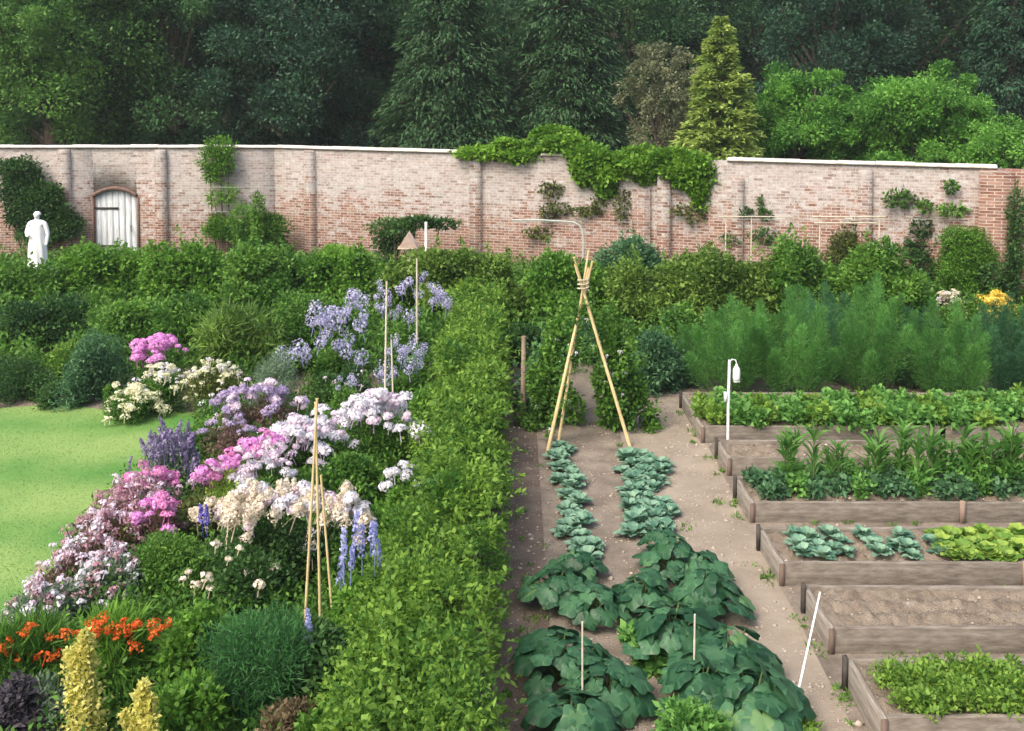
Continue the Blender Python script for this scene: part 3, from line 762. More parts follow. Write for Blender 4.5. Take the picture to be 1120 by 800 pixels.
for (nm, lb, bl, D, mt, L, Wd, dn) in [
    ('dark_shrub', 'dark round clipped shrub at the back of the lawn, left edge', [(30,412,38,26),(5,415,34,28),(55,425,22,18)], 16.8, 'deep', .05, .025, 5200),
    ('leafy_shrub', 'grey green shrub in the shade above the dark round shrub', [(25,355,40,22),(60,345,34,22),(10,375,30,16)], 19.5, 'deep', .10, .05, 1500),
    ('pale_shrub', 'pale lime leafed shrub between the dark round shrub and the grey spires', [(72,378,22,12),(75,395,16,12)], 18.2, 'limecrop', .08, .05, 2000),
    ('leafy_shrub', 'blue green bushy plant at the back edge of the lawn', [(98,405,22,34),(112,385,22,28),(90,430,20,16)], 17.2, 'blue', .07, .03, 2400),
    ('leafy_shrub', 'mid green shrub behind the far pink phlox', [(150,350,44,22),(205,350,40,24),(130,375,24,18)], 20.0, 'mid', .10, .055, 1500),
    ('strappy_plant', 'clump of long grey green strap leaves behind the ivory daisies', [(262,350,30,20),(244,364,26,18),(286,364,22,18)], 18.6, 'olive2', .24, .03, 900),
    ('leafy_shrub', 'fresh green bushes behind the lavender bellflowers', [(330,335,34,22),(365,345,36,20),(300,370,26,20)], 19.2, 'mid', .08, .045, 1900),
    ('silver_shrub', 'soft silvery green mound left of the lavender flowers', [(302,398,22,20),(285,412,18,16)], 16.2, 'grey', .06, .012, 4200)]:
    patch(nm, lb, 'shrub' if 'plant' not in nm else 'plant', bl, D, .6, M[mt], 0, L, Wd, None, stem=5, dens=dn)

# ------------------------------------------------------------------ middle band, right
G_MR = 'leafy shrubs in a row before the right wall'
for (lb, bl, D, mt) in [
    ('leafy shrub row end behind the long hedge', [(545,300,30,22),(525,310,28,26),(565,330,30,28)], 22.5, 'olive2'),
    ('leafy shrub behind the top of the bamboo wigwam', [(600,300,34,22),(640,305,32,24),(610,335,36,26)], 22.0, 'bright'),
    ('bluish green taller shrub at the wall right of the wigwam top', [(685,272,26,22),(665,285,20,18),(705,290,26,20)], 24.0, 'blue'),
    ('leafy shrub between the wigwam and the tall feathery ferns', [(690,312,34,26),(735,304,32,26),(720,340,40,24),(752,290,16,18)], 21.4, 'olive2'),
    ('leafy shrub below the pale twin posts', [(790,296,34,24),(830,304,36,22),(800,330,42,24),(775,286,14,16)], 21.0, 'olive2'),
    ('dark leafy shrub speckled with pale flowers', [(880,286,34,26),(915,304,34,24),(870,325,42,26),(858,276,14,18)], 20.8, 'mid'),
    ('taller leafy shrub left of the clipped shrub', [(960,295,38,30),(995,310,32,28),(950,330,42,26),(1005,335,26,18)], 20.4, 'mid')]:
    patch('leafy_shrub', lb, 'shrub', bl, D, .8, M[mt], 0, .11, .06, G_MR, stem=6, dens=1150, cvar=.26, shoots=.7)
patch('leafy_shrub', 'low bright bush at the right edge beside the yellow flowers', 'shrub', [(1070,335,18,14),(1105,355,20,16),(1040,345,18,14)], 19.6, .5, M['mid'], 0, .09, .05, None, stem=4, dens=1400)

# ------------------------------------------------------------------ long hedge through the middle
def hedge():
    root = thing('hedge', 'long bright green hedge running away through the middle of the garden', 'hedge', (-.62, 4.5, 0))
    mb = MB(); blobs = []
    Lg = 17.6; y = 0.0
    while y < Lg:
        near = 1.0 - y / Lg
        wob = .12 * math.sin(y * 2.3) + .10 * math.sin(y * 5.1 + 1); wl = .14 * math.sin(y * 1.7 + 2) + .1 * math.sin(y * 4.3)
        for k in range(3):
            x = rng.uniform(-.40 + wl, .36); z = rng.uniform(.2, .92 + wob)
            if k == 0: z = rng.uniform(.68, 1.02) + wob; x *= .8
            r = rng.uniform(.11, .31)
            blobs.append(((x, y + rng.normal() * .1, z), (r, r, r * .85)))
        y += .13
    for b in blobs:
        d = b[0][1] + 4.5
        L = (.016 + .0037 * d) * rng.uniform(.75, 1.35)
        blob_leaves(mb, [b], int(205 * (b[1][0] / .22) ** 1.5 * (.058 / L) ** 1.35 * 1.15), L, L * .62, up=.45, shell=.45, cvar=.27, var=.25, minz=.02)
    # spreading lower growth at the near end, on the border side
    for i in range(150):
        yv = rng.uniform(0, 6.5) ; x = -.45 - abs(rng.normal()) * .16 * (1 - yv / 8); z = rng.uniform(.2, .85) * (1 + .5 * (x + .5))
        r = rng.uniform(.14, .26); blob_leaves(mb, [((x, yv, z), (r, r, r * .8))], 190, rng.uniform(.035, .06), .034, up=.4, shell=.4, cvar=.2, minz=.02)
    # long shoots that break the outline
    n = 700
    ys = rng.uniform(0, Lg, n)
    for yv in ys:
        p0 = np.array([rng.uniform(-.5, .45), yv, rng.uniform(.85, 1.05)]); d = nrm(np.array([rng.normal() * .5, rng.normal() * .4, 1.0])); ln = rng.uniform(.12, .34)
        s = rng.random(10); P = p0 + d * (s * ln)[:, None]
        add_leaves(mb, P, rdir(10) + d * .6, .06 + .003 * yv, .04, .6 + .22 * rng.normal(size=10))
    # side shoots to the soil
    for yv in rng.uniform(0, Lg, 300):
        p0 = np.array([.42, yv, rng.uniform(.1, .95)]); d = nrm(np.array([1.0, rng.normal() * .4, .25])); ln = rng.uniform(.06, .22) + .16 * (rng.random() > .85)
        s = rng.random(12); P = p0 + d * (s * ln)[:, None]
        add_leaves(mb, P, rdir(12) + d * .6, .06 + .003 * yv, .04, .55 + .22 * rng.normal(size=12))
    mb.build('foliage', M['hedge'], root)
    st = MB()
    for yv in np.arange(.2, Lg, .3):
        x = rng.normal() * .08
        st.tube([(x, yv, -.02), (x + rng.normal() * .05, yv, .45), (x + rng.normal() * .15, yv + rng.normal() * .1, .9)], [.022, .016, .006], 5, cap=False)
    st.build('stem', M['bark'], root)
hedge()

# ------------------------------------------------------------------ flower heads
def head_mesh(name, mat, n, rx, rz, ps, dome=True):
    mb = MB(); d = rdir(n)
    if dome: d[:, 2] = np.abs(d[:, 2]) * 1.0 - .15
    P = d * np.array([rx, rx, rz]) * rng.uniform(.7, 1.05, (n, 1))
    D = np.cross(d, rng.normal(size=(n, 3))) + .35 * d
    S = nrm(np.cross(d, D)); D = nrm(D)
    L = ps * rng.uniform(.7, 1.2, (n, 1))
    V = np.stack([P - D * L * .5, P + S * L * .45 + d * .1 * L, P + D * L * .5, P - S * L * .45 + d * .1 * L], 1)
    mb.add(V.reshape(-1, 3), np.arange(n * 4).reshape(n, 4), np.clip(.55 + .3 * rng.normal(size=n), 0, 1))
    mb.tube([(0, 0, -rz * 2.2), (0, 0, rz * .3)], .006, 4, tint=0.0, cap=False)
    return mb.mesh(name, mat)

def spike_mesh(name, mat, n, r, h, ps, taper=.75):
    mb = MB(); t = rng.random(n) ** .9; a = rng.uniform(0, 6.28, n)
    rr = r * (1 - taper * t) * rng.uniform(.6, 1.1, n)
    d = np.c_[np.cos(a), np.sin(a), .15 * np.ones(n)]
    P = np.c_[np.cos(a) * rr, np.sin(a) * rr, t * h]
    D = nrm(np.cross(d, rng.normal(size=(n, 3))) + .4 * d); S = nrm(np.cross(d, D)); L = ps * rng.uniform(.7, 1.2, (n, 1))
    V = np.stack([P - D * L * .5, P + S * L * .45, P + D * L * .5, P - S * L * .45], 1)
    mb.add(V.reshape(-1, 3), np.arange(n * 4).reshape(n, 4), np.clip(.5 + .3 * rng.normal(size=n), 0, 1))
    mb.tube([(0, 0, -.25), (0, 0, h * .95)], .006, 4, tint=0.0, cap=False)
    return mb.mesh(name, mat)

HM = {}
for key, mat in (('white', 'pwhite'), ('blush', 'pblush'), ('pink', 'ppink'), ('hot', 'phot'), ('mauve', 'pmauve'), ('dusk', 'pdusk')):
    HM[key] = [head_mesh('flower_head', M[mat], 110, .085 * s, .065 * s, .034) for s in (.85, 1.0, 1.2)]
HM['lav'] = [head_mesh('flower_head', M['plav'], 70, .10 * s, .10 * s, .034, False) for s in (.8, 1.0, 1.25)]
HM['ivory'] = [head_mesh('flower_head', M['pcreamy'], 26, .05 * s, .03 * s, .03) for s in (.8, 1.0, 1.3)]
HM['smallwhite'] = [head_mesh('flower_head', M['pwhite'], 22, .04 * s, .03 * s, .03) for s in (.8, 1.0, 1.3)]
HM['smallpink'] = [head_mesh('flower_head', M['pdusk'], 24, .05 * s, .04 * s, .026) for s in (.8, 1.0, 1.3)]
HM['palepink'] = [head_mesh('flower_head', M['pblush'], 22, .045 * s, .035 * s, .026) for s in (.8, 1.0, 1.3)]
HM['violet'] = [spike_mesh('flower_head', M['pviolet'], 60, .05, .2 * s, .026) for s in (.8, 1.0, 1.2)]
HM['cream'] = [spike_mesh('flower_head', M['pcream'], 150, .10, .14 * s, .03, .75) for s in (.85, 1.0, 1.25)]
HM['blue'] = [spike_mesh('flower_head', M['pblue'], 90, .05, .34 * s, .036, .6) for s in (.7, 1.0, 1.2)]
HM['deepblue'] = [spike_mesh('flower_head', M['pdeep'], 90, .05, .3 * s, .036, .6) for s in (.8, 1.0, 1.2)]
HM['orange'] = [head_mesh('flower_head', M['porange'], 36, .075 * s, .035 * s, .036) for s in (.8, 1.0, 1.3)]
HM['yellow'] = [head_mesh('flower_head', M['pyellow'], 30, .07 * s, .05 * s, .04) for s in (.8, 1.0, 1.3)]
HM['rose'] = [head_mesh('flower_head', M['pcream'], 30, .05 * s, .04 * s, .04) for s in (.8, 1.0, 1.2)]

def flowering(name, label, px, py, h, rx, ry, leaf, kinds, nheads, L=.06, Wd=.025, nblob=16, per=200, group=None, cat='flower', dome=.22, hs=1.0, pts=None, hz=0.0, fh=.86, tilt=.25, up=.5):
    loc = W(px, py, h); loc[2] = 0
    root = bush(name, label, cat, loc, h * fh, rx, ry, M[leaf], nblob, per, L, Wd, group, nst=8, str_=.008, up=up, br=.5)
    if pts is None:
        pts = []
        for i in range(int(nheads * 1.45)):
            a = rng.uniform(0, 6.28); q = math.sqrt(rng.random()) * (1 + .3 * math.sin(3 * a + loc[0] * 5))
            pts.append((rx * q * math.cos(a), ry * q * math.sin(a), h * (1 - dome * min(1.2, q * q)) + rng.normal() * .06 + hz))
    else:
        P2 = []
        if 'orange' in kinds: pts = list(pts) + [(a_ + rng.normal() * 7, b_ + abs(rng.normal()) * 9) for a_, b_ in pts]
        if 'lav' in kinds: pts = list(pts) + [(a_ + rng.normal() * 6, b_ + rng.normal() * 6) for a_, b_ in pts[::2]]
        for (qx, qy) in pts:
            p = PD(qx, qy, loc[1] + rng.uniform(-1.3, .1) * ry); P2.append(p - loc)
        pts = P2
    for i, p in enumerate(pts):
        kd = kinds[i % len(kinds)]
        link('flower_head', random.choice(HM[kd]), root, p, (rng.normal() * tilt, rng.normal() * tilt, rng.uniform(0, 6)), hs * 1.02 * rng.uniform(.65, 1.3))
    return root

# ------------------------------------------------------------------ left flower border, far to near
flowering('phlox', 'far pink phlox clump at the back corner of the lawn', 172, 372, 1.0, .5, .35, 'mid', ['pink', 'pink', 'pink'], 34, hs=1.0, dome=.2)
flowering('daisy_plant', 'ivory white daisy cushion spilling onto the back corner of the lawn', 143, 424, .55, .45, .35, 'mid', ['ivory'], 70, dome=.6, hs=1.25)
flowering('daisy_plant', 'ivory daisies just under the far pink phlox', 180, 402, .75, .5, .35, 'mid', ['ivory', 'smallwhite'], 60, dome=.4, hs=1.1)
flowering('daisy_plant', 'loose ivory daisies right of the far pink phlox, above the mauve phlox', 235, 398, .85, .55, .4, 'olive', ['ivory', 'ivory', 'smallwhite'], 60, dome=.45)
flowering('phlox', 'mauve phlox clump above the bright pink phlox', 283, 422, .9, .65, .4, 'redleaf', ['mauve', 'mauve', 'blush'], 34, hs=.95, dome=.25)
G_L = 'tall lavender bellflowers'
flowering('bellflower', 'tall lavender bellflower left of the tall pale cane', 365, 342, 1.55, .55, .4, 'mid', ['lav'], 26, pts=[(335,383),(320,388),(308,385),(350,375),(370,378),(383,372),(378,385),(345,345),(358,340),(366,352),(352,352),(375,362),(385,325),(390,322),(395,330),(328,380),(360,360),(340,352),(375,345),(398,345),(392,355),(345,335)], hs=1.15, group=G_L, L=.09, Wd=.04, fh=.6)
flowering('bellflower', 'tall lavender bellflower standing round the tall pale cane', 440, 318, 1.6, .5, .4, 'mid', ['lav'], 26, pts=[(416,316),(412,325),(424,330),(448,308),(442,312),(455,342),(450,348),(470,312),(476,318),(482,328),(490,332),(474,330),(465,300),(436,338),(418,338),(430,345),(484,322),(458,322)], hs=.95, group=G_L, L=.09, Wd=.04, fh=.65)
flowering('bellflower', 'lower lavender bellflowers above the right white phlox', 440, 386, 1.2, .4, .35, 'mid', ['lav'], 20, pts=[(425,385),(432,375),(440,392),(448,398),(455,382),(460,388),(420,400),(414,408),(430,405),(432,370),(443,384),(464,380),(458,398),(424,415)], hs=.8, group=G_L, L=.08, Wd=.04, fh=.8)
flowering('bellflower', 'small pale blue bellflowers between the lavender flowers and the white phlox', 380, 408, 1.0, .35, .3, 'mid', ['palepink', 'lav'], 10, pts=[(366,418),(372,414),(378,420),(384,412),(392,410),(388,418),(396,406),(370,424)], hs=.6, group=G_L)
G_P = 'phlox clumps of the flower border'
flowering('phlox', 'large white phlox with rounded heads beside the hedge', 412, 438, 1.15, .62, .45, 'mid', ['white', 'white', 'blush'], 48, hs=1.15, dome=.28, group=G_P, L=.08, Wd=.03, nblob=20)
flowering('phlox', 'white phlox in front of the mauve phlox', 322, 462, 1.05, .45, .4, 'mid', ['white', 'blush'], 36, hs=1.1, dome=.3, group=G_P, L=.08, Wd=.03)
flowering('phlox', 'few small white phlox heads hanging low near the hedge', 440, 512, .9, .2, .2, 'bright', ['white'], 5, hs=.9, group=G_P, L=.08, Wd=.03, nblob=10)
flowering('phlox', 'long pink phlox drift left of the white phlox', 255, 482, .95, .55, .5, 'olive', ['pink', 'pink', 'hot', 'pink', 'blush'], 40, pts=[(215,522),(222,515),(228,520),(232,508),(240,512),(244,502),(250,508),(252,496),(260,500),(262,492),(270,494),(274,486),(280,490),(286,480),(292,486),(298,476),(304,482),(235,522),(248,518),(212,528),(224,527),(266,484),(290,474),(258,506),(272,500),(284,496)], hs=.95, group=G_P)
flowering('catmint', 'dusky violet flower spikes at the lawn edge left of the pink phlox', 186, 482, .8, .42, .35, 'grey', ['violet'], 45, dome=.4, group=None)
flowering('yellow_green_plant', 'yellow green leafy plant below the long pink phlox drift', 262, 515, .75, .45, .4, 'lettuce', ['smallwhite'], 4, nblob=18, fh=1.0, cat='plant')
flowering('astilbe', 'wide cream astilbe with feathery plumes in the middle of the border', 305, 545, 1.05, .85, .32, 'deep', ['cream', 'cream', 'white', 'cream', 'blush'], 60, hs=.95, dome=.16, L=.07, nblob=26, tilt=.45)
flowering('astilbe', 'white astilbe right of the bamboo canes', 380, 552, 1.0, .32, .3, 'mid', ['cream', 'white'], 18, dome=.3, tilt=.4)
flowering('dusky_flower', 'dusky red and pink flower mass at the lawn edge', 140, 535, .75, .55, .45, 'redleaf', ['smallpink', 'smallpink', 'smallpink', 'palepink'], 85, dome=.5)
flowering('phlox', 'hot pink phlox heads in front of the dusky red flowers', 172, 550, .75, .32, .3, 'redleaf', ['hot', 'pink'], 14, hs=.85, dome=.35, group=G_P)
flowering('pale_flower', 'pale pink and white flowers leaning over the lawn edge', 92, 590, .65, .5, .45, 'redleaf', ['palepink', 'smallpink', 'smallwhite'], 70, dome=.5)
flowering('pale_flower', 'loose white flowers with grey leaves lowest along the lawn edge', 50, 640, .55, .45, .4, 'grey', ['smallwhite', 'palepink', 'smallpink'], 45, dome=.55)
flowering('dusky_flower', 'loose pinkish flowers with brown seed heads between the dusky red and pale drifts', 118, 560, .7, .45, .4, 'brownleaf', ['smallpink', 'palepink', 'smallpink'], 60, dome=.5)
flowering('dusky_flower', 'mixed pink and grey flower drift above the hot pink heads', 165, 515, .75, .4, .35, 'grey', ['smallpink', 'palepink', 'hot'], 40, dome=.4)
flowering('pale_flower', 'blush flowers mixed with grey foliage above the green mound', 120, 605, .65, .4, .35, 'grey', ['palepink', 'smallpink', 'smallwhite'], 50, dome=.5)
flowering('phlox', 'white and blush phlox heads joining the pink drift to the big white phlox', 350, 458, 1.05, .35, .35, 'mid', ['white', 'blush'], 26, hs=1.05, dome=.3, group=G_P, L=.08, Wd=.03)
flowering('phlox', 'blush phlox heads at the lower right of the pink drift', 295, 500, .9, .35, .3, 'mid', ['blush', 'white'], 18, hs=.9, dome=.3, group=G_P, L=.08, Wd=.03)
flowering('dusky_flower', 'mauve haze of small flowers between the ivory daisies and the pink drift', 250, 455, .85, .35, .35, 'redleaf', ['mauve', 'palepink'], 18, hs=.7, dome=.3)
flowering('delphinium', 'pale blue delphinium spikes right of the bamboo canes', 395, 590, 1.15, .3, .25, 'bright', ['blue'], 7, pts=[(372,640),(384,622),(396,608),(410,605),(416,620),(376,612),(406,590),(388,600)], hs=.72, L=.09, Wd=.05, fh=.7, tilt=.1)
flowering('delphinium', 'deep blue delphinium spike left of the cream astilbe', 222, 560, 1.05, .15, .15, 'mid', ['deepblue'], 2, pts=[(221,570),(226,572)], hs=.7, nblob=8, fh=.7, tilt=.08)
flowering('delphinium', 'small pale blue spike low beside the dark feathery plant', 340, 675, .9, .15, .15, 'blue', ['blue'], 2, pts=[(340,705),(336,700)], hs=.6, nblob=8, fh=.7, tilt=.08)
loc = W(182, 585, .75); bush('green_mound', 'dense dark green mound below the hot pink phlox', 'plant', (loc[0], loc[1], 0), .75, .52, .45, M['mid'], 34, 420, .045, .02, cvar=.12, shell=.5)
flowering('rose_bush', 'dark leafy bush with small cream roses below the astilbe', 268, 596, .8, .55, .4, 'deep', ['rose'], 22, pts=[(200,634),(226,632),(214,640),(236,596),(262,600),(243,640),(284,640),(206,626),(272,628),(300,622),(250,612),(230,645)], hs=1.0, L=.055, Wd=.035, nblob=26, fh=1.0)
G_O = 'orange crocosmia clumps'
flowering('crocosmia', 'orange crocosmia at the left edge of the picture', 22, 682, .75, .35, .3, 'mid', ['orange'], 14, pts=[(30,688),(22,692),(40,694),(2,706),(10,712),(-4,716),(54,712),(58,720),(50,718),(70,690),(34,684)], hs=.62, group=G_O, L=.22, Wd=.02, up=1.3, fh=.95, tilt=.5)
flowering('crocosmia', 'orange crocosmia behind the yellow leafed spires', 128, 676, .75, .35, .3, 'bright', ['orange'], 16, pts=[(100,684),(106,690),(110,682),(124,680),(130,686),(136,678),(140,690),(142,700),(128,694),(164,684),(170,680),(178,686),(120,688),(134,684),(150,682),(112,676),(84,692)], hs=.62, group=G_O, L=.22, Wd=.02, up=1.3, fh=.95, tilt=.5)
# yellow leafed spires in front
def spire(label, px, py, h, r, mat, seed, sec=None):
    loc = W(px, py, h); loc[2] = 0
    root = thing('golden_shrub', label, 'shrub', loc, 0, 'yellow leafed spires')
    mb = MB(); ms = MB()
    for i in range(9):
        a = rng.uniform(0, 6.28); q = rng.random() * r * .7; hh = h * (1 - .45 * q / r * rng.uniform(.6, 1.3))
        if i == 0: q = 0; hh = h
        x, y = q * math.cos(a), q * math.sin(a)
        ms.tube([(x * .4, y * .4, -.02), (x, y, hh * .5), (x * 1.15, y * 1.15, hh)], [.012, .009, .004], 5, cap=False)
        n = 420; t = rng.random(n) ** .8; rr = r * .42 * (1.05 - t) + .02
        P = np.c_[x * (.4 + .75 * t), y * (.4 + .75 * t), .1 + t * (hh - .1)] + rng.normal(size=(n, 3)) * rr[:, None] * np.array([.55, .55, .25])
        add_leaves(mb, P, rdir(n) + np.array([0, 0, .7]), .045, .026, .5 + .25 * rng.normal(size=n))
    ms.build('stem', M['stem'], root); mb.build('foliage', M[mat], root)
spire('taller golden yellow leafed spire at the bottom left', 92, 690, 1.15, .27, 'yellowleaf', 1)
spire('shorter yellow leafed spire right of the taller one', 158, 746, 1.0, .2, 'yellowleaf', 2)
def lowbush(label, px, py, h, rx, ry, mat, **k):
    loc = W(px, py, h); loc[2] = 0
    nm = k.pop('nm', 'border_plant')
    return bush(nm, label, 'plant', loc, h, rx, ry, M[mat], **k)
lowbush('purple grey leafed plant in the bottom left corner', 12, 758, .6, .35, .35, 'purpleleaf', per=260)
lowbush('silvery green plant left of the yellow spires', 52, 740, .6, .33, .3, 'grey', per=260, L=.06, Wd=.02)
lowbush('fresh green leafy plant behind the feathery dark plant', 225, 668, .8, .42, .4, 'bright', nblob=26, per=240, L=.06, Wd=.04)
lowbush('large dark feathery plant with thread like leaves', 285, 672, 1.0, .55, .5, 'feather', nblob=40, per=520, L=.075, Wd=.008, shell=.15, flat=1.5)
lowbush('dark green bushy plant at the foot of the bamboo canes', 352, 685, .85, .4, .4, 'deep', nblob=24, per=260, L=.07, Wd=.04)
lowbush('brownish dried foliage plant at the bottom edge', 318, 772, .6, .25, .25, 'brownleaf', per=170, L=.06, Wd=.03)
lowbush('green leafy plant at the bottom edge between spires and feathery plant', 200, 745, .75, .4, .35, 'bright', per=260, L=.07, Wd=.04)
lowbush('low green plant at the bottom edge left of the hedge', 375, 760, .75, .35, .35, 'mid', per=240, L=.07, Wd=.045)
lowbush('leafy green plant under the orange crocosmia', 70, 722, .5, .5, .35, 'mid', per=220, L=.09, Wd=.03)
lowbush('leafy green plant between blue delphiniums and hedge', 420, 560, .85, .35, .4, 'bright', nblob=24, per=240, L=.07, Wd=.045)
lowbush('leafy green plant between white phlox and astilbe', 385, 500, .85, .45, .4, 'mid', nblob=24, per=240, L=.07, Wd=.04)
lowbush('green plant filling the border before the white phlox', 330, 510, .75, .4, .35, 'mid', nblob=20, per=240, L=.07, Wd=.035)
lowbush('leafy plant below the pale blue delphiniums', 400, 640, .85, .4, .4, 'bright', nblob=24, per=240, L=.07, Wd=.045)
lowbush('dark leaved plant behind the large white phlox', 375, 400, .9, .5, .4, 'deep', nblob=20, per=240, L=.08, Wd=.04)
lowbush('green leafy plant left of the hedge behind the white phlox', 470, 420, 1.0, .35, .6, 'bright', nblob=24, per=240, L=.08, Wd=.045)
lowbush('olive leafed plant behind the dusky red flowers', 215, 545, .6, .35, .35, 'olive', per=220)
lowbush('leafy plant behind the dusky violet spikes', 228, 462, .65, .4, .35, 'mid', per=220)
lowbush('yarrow with one flat pale head at the lawn back', 122, 412, .65, .14, .12, 'mid', per=60, nblob=8, nm='yarrow')

# ------------------------------------------------------------------ leafy ground cover that closes the borders
def cover(name, label, x0, x1, y0, y1, z, n, mat, L, Wd, keep):
    mb = MB(); q = rng.uniform((x0, y0), (x1, y1), (n, 2)); q = q[keep(q[:, 0], q[:, 1])]
    bl = []
    for x, y in q:
        hh = z * rng.uniform(.35, 1.25); r = rng.uniform(.14, .3)
        bl.append(((x, y, hh * .55), (r, r, hh * .55)))
    blob_leaves(mb, bl, 60, L, Wd, up=.5, shell=.5, minz=.0, cvar=.22)
    tag(mb.build(name, mat), label, 'ground cover', kind='stuff')
lawn_x = lambda y: np.interp(y, [5, 7.5, 9.8, 12.5, 15, 16.5], [W(-60,760)[0] + .3, W(-20,715)[0] + .35, W(40,640)[0] + .4, W(120,540)[0] + .4, W(195,480)[0] + .4, W(215,452)[0] + .1])
cover('border_undergrowth', 'low leafy undergrowth between the border flowers', -6.5, -1.1, 5.0, 16.6, .42, 2600, M['mid'], .065, .038, lambda x, y: x > lawn_x(y))
cover('back_undergrowth', 'leafy undergrowth between the shrubs below the left wall', -17, 1.0, 17.0, 30.5, .65, 2600, M['mid'], .11, .06, lambda x, y: (y > 17.6) & ~((x > -.1) & (y < 20)))
cover('wall_undergrowth', 'leafy undergrowth between the shrubs below the right wall', 1.0, 15, 18.2, 27, .6, 1500, M['mid'], .10, .055, lambda x, y: (y < 30 - x * .42))

# ------------------------------------------------------------------ canes
def cane(label, a, b, r=.012, mat='cane', name='bamboo_cane', group=None, knots=True):
    a = np.asarray(a, float); b = np.asarray(b, float)
    mb = MB(); k = max(3, int(np.linalg.norm(b - a) / .22)); pts = []; rad = []
    for i in range(k + 1):
        t = i / k
        pts += [a + (b - a) * t - a, a + (b - a) * min(1, t + .012) - a]; rad += [r * 1.18 * (1 - .25 * t), r * (1 - .25 * t)]
    pts = np.array(pts[:-1]); rad = rad[:-1]
    o = mb.tube(pts, rad, 8).build(name, M[mat], None, smooth=False, loc=a)
    tag(o, label, 'cane', group); return o
def stand(label, px0, py0, px1, py1, zb=0.0, zvis=None, **k):
    """upright cane whose visible foot in the picture is at height zvis"""
    p = W(px0, py0, zvis or 0.0); q = PD(px1, py1, p[1])
    d = (q - p); foot = p - d * (p[2] / d[2]) if zvis else p
    foot = foot + np.array([0, 0, -.02])
    return cane(label, foot, q, **k)
stand('tall yellow cane in the border, left one of three', 333, 690, 347, 436, zvis=.5, r=.013)
stand('tall yellow cane in the border, middle one of three', 350, 665, 345, 440, zvis=.6, r=.013)
stand('tan cane in the border, right and shortest of three', 361, 640, 351, 520, zvis=.7, r=.012)
stand('tall pale cane among the lavender bellflowers', 421, 438, 423, 308, zvis=.9, r=.017, mat='palecane')
stand('short pale cane beside the tall one among the bellflowers', 430, 438, 428, 372, zvis=.9, r=.014, mat='palecane')
stand('pale cane at the top of the lavender bellflowers near the hedge', 456, 340, 456, 283, zvis=1.3, r=.02, mat='palecane')
stand('thin grey cane standing in the left squash plants', 637, 800, 637, 680, r=.009, mat='palecane')
stand('short cane at the bottom edge beside the left squash plants', 648, 800, 648, 758, r=.009, mat='palecane')
stand('short pale cane among the right squash leaves', 759, 742, 760, 672, zvis=.1, r=.010, mat='palecane')
p = W(866, 788); cane('thin white cane leaning beside the bed of lime green crop', p, W(897, 648, .75), r=.010, mat='whitepole')

# ------------------------------------------------------------------ bean wigwam
def wigwam():
    fl, fr = W(598, 496), W(690, 474); fr[1] = fl[1] + .25; fr[0] = PD(690, 474, fr[1])[0]
    ap = PD(638, 318, fl[1] + .55)
    root = thing('bean_wigwam', 'tall bamboo wigwam of crossed poles tied at the top', 'plant support', ((fl[0] + fr[0]) / 2, fl[1] + .55, 0))
    o = np.array(root.location)
    bl = fl + np.array([.12, 1.15, 0]); br_ = fr + np.array([.02, 1.0, 0])
    for i, (f, r) in enumerate(((fl, .027), (fr, .027), (bl, .024), (br_, .022), ((fl+bl)/2 + np.array([.12, -.2, 0]), .022))):
        d = (ap - f); top = ap + d * (.14 + .03 * i) + np.array([rng.normal() * .025, rng.normal() * .03, 0])
        a = f - np.array([0, 0, .03]); k = 12; pts = []; rad = []
        for j in range(k + 1):
            t = j / k; pts += [a + (top - a) * t - o, a + (top - a) * min(1, t + .01) - o]; rad += [r * 1.15 * (1 - .3 * t), r * (1 - .3 * t)]
        MB().tube(np.array(pts[:-1]), rad[:-1], 8).build('pole', M['cane'], root)
    mb = MB()
    th = np.linspace(0, 6 * math.pi, 40)
    mb.tube(np.c_[.085 * np.cos(th) + (ap - o)[0], .085 * np.sin(th) + (ap - o)[1], (ap - o)[2] + .02 * th / 2], .012, 5)
    mb.build('twine', M['palecane'], root)
wigwam()
G_B = 'climbing bean plants in two rows at the wigwam'
bl_l = [(593,470,16,26),(600,440,16,26),(592,410,16,26),(605,390,14,22),(580,440,12,30)]
patch('bean_plant', 'climbing beans on the left side of the wigwam, white flowered', 'plant', [(584,480,11,18),(588,455,12,26),(594,425,12,24),(601,396,12,20),(608,372,11,18),(616,352,9,14)], 15.8, .3, M['mid'], 0, .085, .06, G_B, stem=4, dens=2300, shoots=.9)
patch('bean_plant', 'climbing beans behind the left wigwam pole beside the old post', 'plant', [(586,440,14,28),(592,412,16,26),(600,385,14,22),(588,468,12,18)], 17.0, .4, M['blue'], 0, .085, .06, G_B, stem=4, dens=1900, shoots=.9)
patch('bean_plant', 'climbing beans at the foot of the right wigwam pole', 'plant', [(710,474,13,22),(705,452,14,26),(697,428,15,26),(686,402,14,24),(716,490,8,10),(678,376,13,20),(668,352,11,18)], 15.6, .3, M['mid'], 0, .085, .06, G_B, stem=4, dens=1900, shoots=.9)
patch('bean_plant', 'climbing beans inside the right pole of the wigwam', 'plant', [(676,424,9,22),(668,402,10,22),(683,440,9,18)], 16.9, .25, M['mid'], 0, .085, .06, G_B, stem=4, dens=1900, shoots=.9)
patch('bean_plant', 'dark beans seen between the two poles of the wigwam', 'plant', [(640,385,14,20),(632,370,18,20),(652,372,16,20),(625,395,10,18)], 19.6, .5, M['blue'], 0, .09, .06, G_B, stem=4, dens=1500)
